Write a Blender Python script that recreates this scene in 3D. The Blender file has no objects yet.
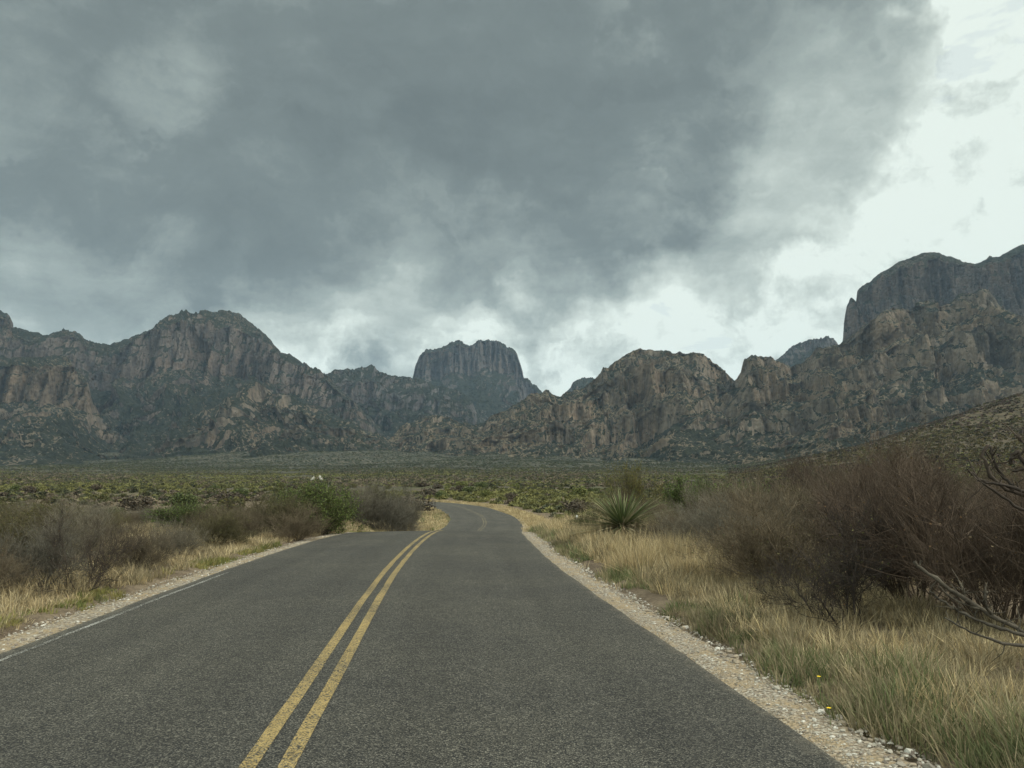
import bpy, math, random
import numpy as np
from mathutils import Vector, Matrix
R = math.radians
scene = bpy.context.scene
COL = scene.collection

# ------------------------------------------------------------------ camera
F = 769.0; CAMZ = 1.55; PITCH = math.atan(104.0/F)
cam_d = bpy.data.cameras.new('camera'); cam = bpy.data.objects.new('camera', cam_d); COL.objects.link(cam)
cam.location = (0, 0, CAMZ); cam.rotation_euler = (math.pi/2+PITCH, 0, 0)
cam_d.sensor_width = 36; cam_d.lens = F/1024*36; cam_d.clip_start = 0.1; cam_d.clip_end = 40000
scene.camera = cam
scene.view_settings.view_transform = 'Standard'; scene.view_settings.look = 'None'
scene.view_settings.exposure = 0.25; scene.view_settings.gamma = 1
scene.view_settings.use_curve_mapping = False

cp, sp = math.cos(PITCH), math.sin(PITCH)
def ray(px, py):
    xc = (px-512)/F; yc = (384-py)/F
    return np.array([xc, cp-sp*yc, sp+cp*yc])
def at(px, py, Y):
    d = ray(px, py); return np.array([0, 0, CAMZ])+d*(Y/d[1])
def flat(px, py, z=0):
    d = ray(px, py); return np.array([0, 0, CAMZ])+d*((z-CAMZ)/d[2])
def dirv(px, py):
    d = ray(px, py); return d/np.linalg.norm(d)

# ------------------------------------------------------------------ node helpers
class NT:
    def __init__(s, nt): s.nt = nt; s.n = nt.nodes; s.l = nt.links
    def new(s, t, **kw):
        n = s.n.new(t)
        for k, v in kw.items(): setattr(n, k, v)
        return n
    def put(s, sock, v):
        if isinstance(v, bpy.types.NodeSocket): s.l.new(v, sock)
        elif v is not None:
            if isinstance(v, (tuple, list)) and sock.type == 'RGBA' and len(v) == 3: v = (*v, 1)
            sock.default_value = v
    def m(s, op, a, b=None, c=None, clamp=False):
        n = s.new('ShaderNodeMath', operation=op); n.use_clamp = clamp
        for i, v in enumerate((a, b, c)):
            if v is not None: s.put(n.inputs[i], v)
        return n.outputs[0]
    def vm(s, op, a, b=None, sc=None):
        n = s.new('ShaderNodeVectorMath', operation=op); s.put(n.inputs[0], a)
        if b is not None: s.put(n.inputs[1], b)
        if sc is not None: s.put(n.inputs['Scale'], sc)
        return n.outputs['Value'] if op in ('DOT_PRODUCT', 'LENGTH', 'DISTANCE') else n.outputs[0]
    def mix(s, f, a, b, blend='MIX'):
        n = s.new('ShaderNodeMix', data_type='RGBA', blend_type=blend)
        s.put(n.inputs[0], f); s.put(n.inputs[6], a); s.put(n.inputs[7], b); return n.outputs[2]
    def fmix(s, f, a, b):
        n = s.new('ShaderNodeMix', data_type='FLOAT')
        s.put(n.inputs[0], f); s.put(n.inputs[2], a); s.put(n.inputs[3], b); return n.outputs[0]
    def noise(s, vec, scale, detail=4, rough=0.55, dist=0, lac=2.0):
        n = s.new('ShaderNodeTexNoise'); s.put(n.inputs['Vector'], vec)
        n.inputs['Scale'].default_value = scale; n.inputs['Detail'].default_value = detail
        n.inputs['Roughness'].default_value = rough; n.inputs['Distortion'].default_value = dist
        n.inputs['Lacunarity'].default_value = lac
        return n
    def vor(s, vec, scale, feature='F1', rnd=1):
        n = s.new('ShaderNodeTexVoronoi', feature=feature); s.put(n.inputs['Vector'], vec)
        n.inputs['Scale'].default_value = scale; n.inputs['Randomness'].default_value = rnd
        return n
    def mr(s, v, a, b, c=0, d=1, smooth=True):
        n = s.new('ShaderNodeMapRange', interpolation_type='SMOOTHSTEP' if smooth else 'LINEAR')
        for i, x in enumerate((v, a, b, c, d)): s.put(n.inputs[i], x)
        return n.outputs[0]
    def ramp(s, f, stops):
        n = s.new('ShaderNodeValToRGB'); s.put(n.inputs[0], f); cr = n.color_ramp
        while len(cr.elements) < len(stops): cr.elements.new(0.5)
        for e, (p, c) in zip(cr.elements, stops): e.position = p; e.color = (*c, 1)
        return n.outputs[0]
    def bump(s, h, strength, dist, normal=None):
        n = s.new('ShaderNodeBump'); s.put(n.inputs['Height'], h)
        n.inputs['Strength'].default_value = strength; n.inputs['Distance'].default_value = dist
        if normal is not None: s.put(n.inputs['Normal'], normal)
        return n.outputs[0]

def material(name, rough=0.9, spec=0.2):
    m = bpy.data.materials.new(name); m.use_nodes = True
    t = NT(m.node_tree); b = m.node_tree.nodes['Principled BSDF']
    b.inputs['Roughness'].default_value = rough; b.inputs['Specular IOR Level'].default_value = spec
    return m, t, b

# ------------------------------------------------------------------ world: overcast sky
SUN_EL, SUN_AZ = R(48), R(112)          # azimuth clockwise from +Y (ahead): right and behind
w = bpy.data.worlds.new('World'); scene.world = w; w.use_nodes = True
t = NT(w.node_tree); bg = w.node_tree.nodes['Background']; bg.inputs['Strength'].default_value = 0.1
sky = t.new('ShaderNodeTexSky', sky_type='NISHITA'); sky.sun_disc = False
sky.sun_elevation = SUN_EL; sky.sun_rotation = SUN_AZ; sky.dust_density = 2.0
v = t.new('ShaderNodeTexCoord').outputs['Generated']
sx = t.new('ShaderNodeSeparateXYZ'); t.put(sx.inputs[0], v)
vz = t.m('MAXIMUM', sx.outputs[2], 0.0)
inv = t.m('DIVIDE', 1.0, t.m('ADD', vz, 0.16))
cmb = t.new('ShaderNodeCombineXYZ'); t.put(cmb.inputs[0], t.m('MULTIPLY', sx.outputs[0], inv)); t.put(cmb.inputs[1], t.m('MULTIPLY', sx.outputs[1], inv))
p = cmb.outputs[0]                       # position on the cloud layer
nw = t.noise(v, 3.2, 6, 0.6); nw2 = t.noise(v, 9.0, 6, 0.6)
warp = t.vm('SCALE', t.vm('SUBTRACT', nw.outputs['Color'], (0.5, 0.5, 0.5)), sc=0.42)
warp2 = t.vm('SCALE', t.vm('SUBTRACT', nw2.outputs['Color'], (0.5, 0.5, 0.5)), sc=0.13)
vw = t.vm('NORMALIZE', t.vm('ADD', t.vm('ADD', v, warp), warp2))
def blob(px, py, r0, r1, vec=None):      # soft round patch of cloud around a compass direction, radii in degrees
    d = tuple(dirv(px, py))
    c = t.vm('DOT_PRODUCT', vec if vec is not None else vw, d)
    return t.mr(c, math.cos(R(r1)), math.cos(R(r0)))
def union(*f):
    o = f[0]
    for x in f[1:]: o = t.m('MAXIMUM', o, x)
    return o
dark = union(blob(330, 60, 12, 22), blob(560, 110, 8, 18), blob(700, 150, 7, 13), blob(640, 225, 3, 8), blob(430, 170, 6, 11), blob(560, 215, 3, 8), blob(60, 160, 10, 18), blob(450, -150, 14, 32), blob(150, -100, 14, 30),
             blob(750, 60, 6, 11), blob(-200, 120, 14, 26), t.m('MULTIPLY', blob(230, 260, 4, 12), 0.6))
core = union(blob(430, 120, 4, 17), blob(230, 150, 3, 14), blob(540, 205, 2, 10), blob(30, 170, 2, 11), blob(640, 120, 2, 9), blob(610, 225, 1, 6), blob(130, 30, 2, 10))
glow = union(blob(575, 370, 4, 15), t.m('MULTIPLY', blob(500, 300, 4, 11), 0.85), t.m('MULTIPLY', blob(400, 265, 1, 8), 0.6), t.m('MULTIPLY', blob(330, 330, 1, 9), 0.5), blob(890, 215, 9, 16), blob(1010, 60, 6, 10), t.m('MULTIPLY', blob(165, 85, 0, 5.5, t.vm('NORMALIZE', t.vm('ADD', v, warp2))), 0.75), t.m('MULTIPLY', blob(60, 110, 2, 9), 0.25), t.m('MULTIPLY', blob(40, 310, 2, 12), 0.6),
             blob(720, 320, 3, 11))
nA = t.noise(p, 1.35, 9, 0.60, 0.6).outputs[0]
nB = t.noise(p, 4.2, 8, 0.62, 0.4).outputs[0]
nC = t.noise(t.vm('MULTIPLY', v, (1.0, 1.0, 2.0)), 4.0, 10, 0.60, 0.4).outputs[0]
nD = t.noise(t.vm('MULTIPLY', vw, (1.0, 1.0, 2.3)), 5.0, 10, 0.60, 0.3).outputs[0]
bil = t.m('ABSOLUTE', t.m('SUBTRACT', t.noise(t.vm('ADD', v, warp2), 8.5, 7, 0.55).outputs[0], 0.5))
nsum = t.m('ADD', t.m('MULTIPLY', t.m('SUBTRACT', nA, 0.5), 0.8), t.m('ADD', t.m('MULTIPLY', t.m('SUBTRACT', nB, 0.5), 0.22), t.m('ADD', t.m('MULTIPLY', t.m('SUBTRACT', nD, 0.5), 0.85), t.m('MULTIPLY', t.m('SUBTRACT', nC, 0.5), 0.75))))
# thickness: 0 bright thin cloud .. 1 heavy grey cloud
th = t.m('ADD', 0.31, t.m('MULTIPLY', dark, 0.29))
th = t.m('ADD', th, t.m('MULTIPLY', core, 0.14))
th = t.m('SUBTRACT', th, t.m('ADD', t.m('MULTIPLY', glow, 0.25), t.m('MULTIPLY', t.m('MULTIPLY', t.m('SUBTRACT', 0.10, bil), 2.0), t.mr(dark, 0.7, 0.0))))
th = t.m('ADD', th, t.m('MULTIPLY', nsum, t.fmix(dark, 0.80, 0.62)), clamp=True)
cl = t.ramp(th, [(0.0, (7.0, 7.7, 7.1)), (0.2, (4.9, 5.5, 5.05)), (0.42, (2.95, 3.42, 3.22)), (0.66, (1.62, 1.94, 1.90)), (1.0, (0.95, 1.15, 1.17))])
cover = t.mr(t.m('ADD', t.m('ADD', nA, t.m('MULTIPLY', nC, 0.4)), t.m('MULTIPLY', dark, 0.3)), 0.50, 0.62)
rear = t.mr(t.m('SUBTRACT', t.m('MULTIPLY', sx.outputs[2], 0.6), sx.outputs[1]), -0.35, 0.6, 1.0, 3.2)   # unseen cloud overhead and behind is brightened to light the scene
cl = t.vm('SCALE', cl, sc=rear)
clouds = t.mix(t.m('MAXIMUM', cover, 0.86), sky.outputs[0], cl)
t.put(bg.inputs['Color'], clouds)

sun_d = bpy.data.lights.new('sun', 'SUN'); sun = bpy.data.objects.new('sun', sun_d); COL.objects.link(sun)
sun_d.energy = 2.5; sun_d.angle = R(10); sun_d.color = (1, 0.94, 0.84)
sdir = Vector((math.sin(SUN_AZ)*math.cos(SUN_EL), math.cos(SUN_AZ)*math.cos(SUN_EL), math.sin(SUN_EL)))
sun.rotation_euler = sdir.to_track_quat('Z', 'Y').to_euler()
sun.location = (30, -30, 60)

# ------------------------------------------------------------------ numpy noise
def _hash(ix, iy, seed):
    h = (ix.astype(np.int64)*374761393+iy.astype(np.int64)*668265263+seed*1274126177) & 0x7fffffff
    h = ((h ^ (h >> 13))*1274126177) & 0x7fffffff
    h = ((h ^ (h >> 16))*668265263) & 0x7fffffff
    return ((h ^ (h >> 15)) & 0xffff)/65535.0
def vnoise(x, y, seed=0):
    ix = np.floor(x); iy = np.floor(y); fx = x-ix; fy = y-iy
    ux = fx*fx*fx*(fx*(fx*6-15)+10); uy = fy*fy*fy*(fy*(fy*6-15)+10)
    a = _hash(ix, iy, seed); b = _hash(ix+1, iy, seed); c = _hash(ix, iy+1, seed); d = _hash(ix+1, iy+1, seed)
    return (a*(1-ux)+b*ux)*(1-uy)+(c*(1-ux)+d*ux)*uy*1.0
def fbm(x, y, o=5, seed=0, g=0.5):
    s = 0; a = 1; tot = 0
    for i in range(o):
        s = s+a*(vnoise(x, y, seed+i*17)*2-1); tot += a; a *= g
        x, y = x*1.93*0.8-y*1.93*0.6+13.1, x*1.93*0.6+y*1.93*0.8+7.7
    return s/tot
def ridged(x, y, o=5, seed=0, g=0.55):
    s = 0; a = 1; tot = 0
    for i in range(o):
        n = 1-np.abs(vnoise(x, y, seed+i*31)*2-1); s = s+a*n*n; tot += a; a *= g
        x, y = x*2.03+5.3, y*2.03+1.9
    return s/tot
def sstep(a, b, x):
    q = np.clip((x-a)/(b-a), 0, 1); return q*q*(3-2*q)

# ------------------------------------------------------------------ mesh helpers
def props(o, label=None, cat=None, group=None, kind=None):
    for k, val in (('label', label), ('category', cat), ('group', group), ('kind', kind)):
        if val: o[k] = val
    return o
def fast_mesh(name, V, loops, starts, totals, mats, colors=None, smooth=False, midx=None):
    me = bpy.data.meshes.new(name)
    V = np.asarray(V, np.float32)
    me.vertices.add(len(V)); me.vertices.foreach_set('co', V.ravel())
    me.loops.add(len(loops)); me.loops.foreach_set('vertex_index', np.asarray(loops, np.int32))
    me.polygons.add(len(starts)); me.polygons.foreach_set('loop_start', np.asarray(starts, np.int32))
    me.polygons.foreach_set('loop_total', np.asarray(totals, np.int32))
    if midx is not None: me.polygons.foreach_set('material_index', np.asarray(midx, np.int32))
    me.update(calc_edges=True)
    me.polygons.foreach_set('use_smooth', np.full(len(starts), smooth))
    if colors is not None:
        at_ = me.color_attributes.new('tint', 'FLOAT_COLOR', 'POINT')
        c4 = np.ones((len(V), 4), np.float32); c4[:, :3] = colors
        at_.data.foreach_set('color', c4.ravel())
    for m in (mats if isinstance(mats, (list, tuple)) else [mats]): me.materials.append(m)
    return me
def grid_mesh(name, P, mat, smooth=True, wrap=False, colors=None):
    r, c = P.shape[:2]
    i = np.arange(r*c).reshape(r, c)
    if wrap: i = np.concatenate([i, i[:, :1]], 1)
    q = np.stack([i[:-1, :-1], i[:-1, 1:], i[1:, 1:], i[1:, :-1]], -1).reshape(-1, 4)
    n = len(q)
    return fast_mesh(name, P.reshape(-1, 3), q.ravel(), np.arange(n)*4, np.full(n, 4), mat, smooth=smooth, colors=colors)
def link(name, me, parent=None, loc=None):
    o = bpy.data.objects.new(name, me); COL.objects.link(o)
    if parent is not None: o.parent = parent
    if loc is not None: o.location = loc
    return o
class MB:
    def __init__(s): s.v = []; s.f = []
    def tube(s, pts, rad, sides=3, cap=False):
        n0 = len(s.v); k = len(pts); prev = None
        for j in range(k):
            d = pts[min(j+1, k-1)]-pts[max(j-1, 0)]
            d = d/(np.linalg.norm(d)+1e-9)
            if prev is None:
                a = np.cross(d, [0.31, 0.83, 0.47])
            else:
                a = prev-d*np.dot(prev, d)
            a = a/(np.linalg.norm(a)+1e-9); prev = a
            b = np.cross(d, a)
            for q in range(sides):
                th = 2*math.pi*q/sides
                s.v.append(pts[j]+(a*math.cos(th)+b*math.sin(th))*rad[j])
        for j in range(k-1):
            for q in range(sides):
                q2 = (q+1) % sides
                s.f.append((n0+j*sides+q, n0+j*sides+q2, n0+(j+1)*sides+q2, n0+(j+1)*sides+q))
        if cap:
            s.f.append(tuple(n0+(k-1)*sides+q for q in range(sides)))
    def mesh(s, name, mat, smooth=True):
        me = bpy.data.meshes.new(name); me.from_pydata([tuple(x) for x in s.v], [], s.f)
        me.polygons.foreach_set('use_smooth', np.full(len(s.f), smooth)); me.materials.append(mat); return me

# ------------------------------------------------------------------ road line and terrain
near = [flat(270, 768), flat(369, 600), flat(399, 559), flat(418, 541), flat(437, 527)]
cx = [-0.55, -0.75]; cy = [-40.0, -3.0]
for q in near: cx.append(q[0]); cy.append(q[1])
cx += [-2.95, -2.3, -3.1, -6.6, -11.5, -20, -34, -52, -75]; cy += [46, 69, 82, 100, 115, 128, 139, 146, 150]
cx = np.array(cx); cy = np.array(cy)
seg = np.concatenate([[0], np.cumsum(np.hypot(np.diff(cx), np.diff(cy)))])
S = np.arange(0, seg[-1], 0.5)
LX = np.interp(S, seg, cx); LY = np.interp(S, seg, cy)
ker = np.exp(-0.5*(np.arange(-14, 15)/6.0)**2); ker /= ker.sum()
def smooth1(a): return np.convolve(np.pad(a, 14, mode='reflect', reflect_type='odd'), ker, 'valid')
LX = smooth1(LX); LY = smooth1(LY)
ZY = [-300, 24, 29, 34, 42, 50, 58, 69, 82, 100, 115, 135, 150, 300]
ZZ = [0, 0, -0.03, -0.22, -0.95, -1.5, -1.76, -1.62, -1.33, -0.80, -0.62, -0.35, -0.1, 2]
LZ = smooth1(np.interp(LY, ZY, ZZ))
TX = np.gradient(LX); TY = np.gradient(LY); tl = np.hypot(TX, TY); TX /= tl; TY /= tl
NX, NY = TY, -TX                                     # unit vector to the right of the road
def road_dist(x, y):
    d = np.empty(x.shape); z = np.empty(x.shape)
    xf, yf = x.ravel(), y.ravel(); df, zf = d.ravel(), z.ravel()
    for a in range(0, len(xf), 20000):
        X = xf[a:a+20000]; Y = yf[a:a+20000]
        D2 = (X[:, None]-LX[None])**2+(Y[:, None]-LY[None])**2
        k = D2.argmin(1)
        df[a:a+20000] = (X-LX[k])*NX[k]+(Y-LY[k])*NY[k]
        far = np.sqrt(D2[np.arange(len(k)), k])
        df[a:a+20000] = np.where(np.abs(df[a:a+20000]) < far*0.9, np.sign(df[a:a+20000]+1e-9)*far, df[a:a+20000])
        zf[a:a+20000] = LZ[k]
    return df.reshape(x.shape), zf.reshape(x.shape)
BY = [-9000, 25, 40, 58, 69, 82, 100, 115, 150, 200, 300, 400, 800, 1100, 1500, 1900, 2500, 6000, 9500]
BZ = [0, 0, -.5, -1.0, -1.05, -.9, -.5, -.35, 0.2, 1.3, 3.4, 5.8, 17.5, 29, 51, 80, 118, 270, 400]
hill_px = [(740, 463), (800, 459), (840, 452), (880, 443), (920, 431), (960, 419), (1000, 407), (1040, 397), (1100, 384), (1200, 370)]
HA = []; HE = []
for (a_, b_) in hill_px:
    d = ray(a_, b_); HA.append(d[0]/d[1]); HE.append(d[2]/d[1])
plain900 = float(np.interp(900, BY, BZ))
HH = [max(0, CAMZ+e*900-plain900) for e in HE]; HH[0] = 0
def terrain(x, y):
    x = np.asarray(x, float); y = np.asarray(y, float)
    base = np.interp(y, BY, BZ)
    r = np.hypot(x, y)
    amp = np.interp(r, [0, 20, 100, 500, 1500, 9000], [0.10, 0.16, 0.4, 1.5, 4, 8])
    base = base+amp*fbm(x/np.interp(r, [0, 100, 1000], [7, 25, 110]), y/np.interp(r, [0, 100, 1000], [7, 25, 110]), 4, 5)
    base = base+sstep(900, 1900, y)*26*fbm(x/330, y/620, 4, 15)       # fans of outwash at the foot of the range
    a = x/np.maximum(y, 1.0)
    hh = np.interp(a, HA, HH)*sstep(150, 900, y)*(1+0.22*fbm(x/70, y/70, 5, 9)*sstep(1500, 300, y))
    base = base+np.where(y > 100, hh, 0)
    d, zr = road_dist(x, y)
    ad = np.abs(d)
    wv = sstep(4.2, 16, ad)
    z = (zr-0.07)*(1-wv)+base*wv
    z = z-0.10*sstep(4.2, 3.8, ad)-0.10*sstep(3.42, 2.95, ad)
    z = z+0.62*np.exp(-((d+6.2)/1.35)**2)*sstep(33, 41, y)*sstep(64, 52, y)      # low bank inside the bend
    z = z+0.10*np.exp(-((d-6.8)/1.8)**2)*sstep(60, 20, y)
    return z

# ------------------------------------------------------------------ materials of the setting
def ground_material():
    m, t, b = material('desert_ground', 0.95, 0.1)
    co = t.new('ShaderNodeTexCoord').outputs['Object']
    n1 = t.noise(co, 0.035, 8, 0.62).outputs[0]; n2 = t.noise(co, 0.9, 8, 0.65).outputs[0]; n3 = t.noise(co, 14, 6, 0.7).outputs[0]
    soil = t.mix(t.mr(n2, 0.35, 0.65), (0.115, 0.085, 0.058), (0.20, 0.155, 0.105))
    soil = t.mix(t.mr(n3, 0.3, 0.7), t.mix(1, soil, (0.55, 0.55, 0.55), 'MULTIPLY'), soil)
    n4 = t.noise(co, 0.16, 7, 0.66).outputs[0]
    scrub = t.mix(t.mr(n2, 0.3, 0.7), (0.028, 0.034, 0.017), (0.066, 0.070, 0.032))
    scrub = t.mix(t.mr(n1, 0.45, 0.6), scrub, (0.055, 0.048, 0.036))
    sy = t.new('ShaderNodeSeparateXYZ'); t.put(sy.inputs[0], co)
    sx_g = sy.outputs[0]
    far = t.mr(sy.outputs[1], 60, 260)
    cov = t.mr(t.m('ADD', n4, t.m('MULTIPLY', t.m('SUBTRACT', n1, 0.5), 0.5)), 0.30, 0.46)
    col = t.mix(t.m('MULTIPLY', cov, t.m('MULTIPLY_ADD', far, 0.95, 0.0)), soil, scrub)
    upper = t.mr(t.m('ADD', sy.outputs[1], t.m('MULTIPLY', t.m('SUBTRACT', n1, 0.5), 900)), 380, 1200, 0, 0.85)
    col = t.mix(upper, col, t.mix(t.mr(n4, 0.35, 0.65), (0.014, 0.019, 0.013), (0.036, 0.037, 0.026)))
    sp = t.mr(t.m('ADD', t.vor(co, 0.11).outputs['Distance'], t.m('MULTIPLY', t.m('SUBTRACT', n1, 0.5), 0.8)), 0.52, 0.66)
    col = t.mix(t.m('MULTIPLY', sp, upper), col, (0.085, 0.074, 0.054))
    rise = t.mr(t.m('SUBTRACT', sx_g, t.m('MULTIPLY', sy.outputs[1], 0.30)), 0, 60, 0, 0.8)
    col = t.mix(t.m('MULTIPLY', rise, far), col, t.mix(t.mr(n4, 0.4, 0.6), (0.040, 0.034, 0.022), (0.105, 0.078, 0.052)))
    t.put(b.inputs['Base Color'], col)
    t.put(b.inputs['Normal'], t.bump(t.m('ADD', n3, t.m('MULTIPLY', n2, 2)), 0.7, 0.05))
    return m
def rock_material(name, rocka, rockb, veg_bias=0.0, scale=1.0, vega=(0.011, 0.015, 0.011), vegb=(0.031, 0.034, 0.022), cover=0.0, foot=(0.1, 0.4)):
    m, t, b = material(name, 0.95, 0.1)
    co = t.new('ShaderNodeTexCoord').outputs['Object']
    geo = t.new('ShaderNodeNewGeometry')
    sn = t.new('ShaderNodeSeparateXYZ'); t.put(sn.inputs[0], geo.outputs['Normal'])
    st = t.vm('MULTIPLY', co, (1.0, 1.0, 0.22))                       # rock is jointed in upright columns
    n1 = t.noise(st, 0.018*scale, 9, 0.66).outputs[0]
    n2 = t.noise(t.vm('MULTIPLY', co, (1, 1, 0.16)), 0.13*scale, 7, 0.74).outputs[0]
    n3 = t.noise(co, 0.006*scale, 6, 0.6).outputs[0]
    n4 = t.noise(co, 0.05*scale, 7, 0.7).outputs[0]
    rock = t.mix(t.mr(n1, 0.34, 0.66), rocka, rockb)
    rock = t.mix(t.mr(n3, 0.42, 0.62), rock, t.mix(1, rock, (1.05, 0.97, 0.90), 'MULTIPLY'))
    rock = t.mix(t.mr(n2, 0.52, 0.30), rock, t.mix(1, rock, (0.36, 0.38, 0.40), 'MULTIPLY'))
    bush = t.vor(co, 0.085*scale, 'F1').outputs['Distance']
    bush2 = t.vor(co, 0.16*scale, 'F1').outputs['Distance']
    veg = t.mix(t.mr(n4, 0.35, 0.65), vega, vegb)
    talus = t.mix(t.mr(n2, 0.35, 0.65), t.mix(1, rocka, (1.3, 1.25, 1.15), 'MULTIPLY'), t.mix(1, rockb, (0.9, 0.88, 0.80), 'MULTIPLY'))
    spec = t.mr(t.m('ADD', t.m('MINIMUM', bush, t.m('MULTIPLY_ADD', bush2, 1.0, 0.12)), t.m('MULTIPLY', t.m('SUBTRACT', n3, 0.5), 1.1)), 0.50+cover, 0.66+cover)
    slope = t.mix(spec, veg, talus)
    ra = t.new('ShaderNodeAttribute', attribute_name='tint'); rs = t.new('ShaderNodeSeparateColor'); t.put(rs.inputs[0], ra.outputs['Color'])
    low = t.mr(t.m('ADD', rs.outputs[0], t.m('MULTIPLY', t.m('SUBTRACT', n3, 0.5), 0.5)), foot[0], foot[1], 0.30, 0.0)   # brush takes over towards the foot of the range
    steep = t.mr(t.m('ADD', t.m('ADD', sn.outputs[2], low), t.m('ADD', t.m('MULTIPLY', t.m('SUBTRACT', n4, 0.5), 0.65), t.m('MULTIPLY', t.m('SUBTRACT', n3, 0.5), 0.4))), 0.58-veg_bias, 0.50-veg_bias)
    col = t.mix(steep, slope, rock)
    t.put(b.inputs['Base Color'], col)
    h = t.m('ADD', t.m('MULTIPLY', n1, 1.0), t.m('MULTIPLY', n2, 0.5))
    t.put(b.inputs['Normal'], t.bump(t.m('SUBTRACT', h, t.m('MULTIPLY', bush, 0.3)), 1.0, 22/scale))
    return m
MG = ground_material()
M_near = rock_material('ochre_rock_and_scrub', (0.056, 0.049, 0.038), (0.190, 0.155, 0.114), 0.0, cover=0.01, foot=(0.10, 0.36))
M_spur = rock_material('weathered_rock_and_scrub', (0.054, 0.048, 0.039), (0.172, 0.142, 0.108), 0.03, cover=0.10, foot=(0.22, 0.52))
M_mid = rock_material('brown_rock_and_scrub', (0.044, 0.041, 0.038), (0.132, 0.110, 0.092), 0.06, cover=0.12, foot=(0.30, 0.62))
M_far = rock_material('grey_rock_and_forest', (0.048, 0.047, 0.046), (0.130, 0.115, 0.104), 0.06, 0.8, cover=0.20, foot=(0.35, 0.65))

# ------------------------------------------------------------------ ground sheet
ang = np.concatenate([np.arange(-180, -44, 2.5), np.arange(-44, 44, 0.16), np.arange(44, 180, 2.5)])*math.pi/180
rad = np.concatenate([[0.3], 1.0*1.0205**np.arange(0, 452)])
RR, AA = np.meshgrid(rad, ang, indexing='ij')
GX = RR*np.sin(AA); GY = RR*np.cos(AA)
GP = np.stack([GX, GY, terrain(GX, GY)], -1)
g = link('ground', grid_mesh('ground', GP, MG, wrap=True)); props(g, 'dry desert plain with scrub rising gently to the mountains', 'ground', kind='structure')

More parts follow.
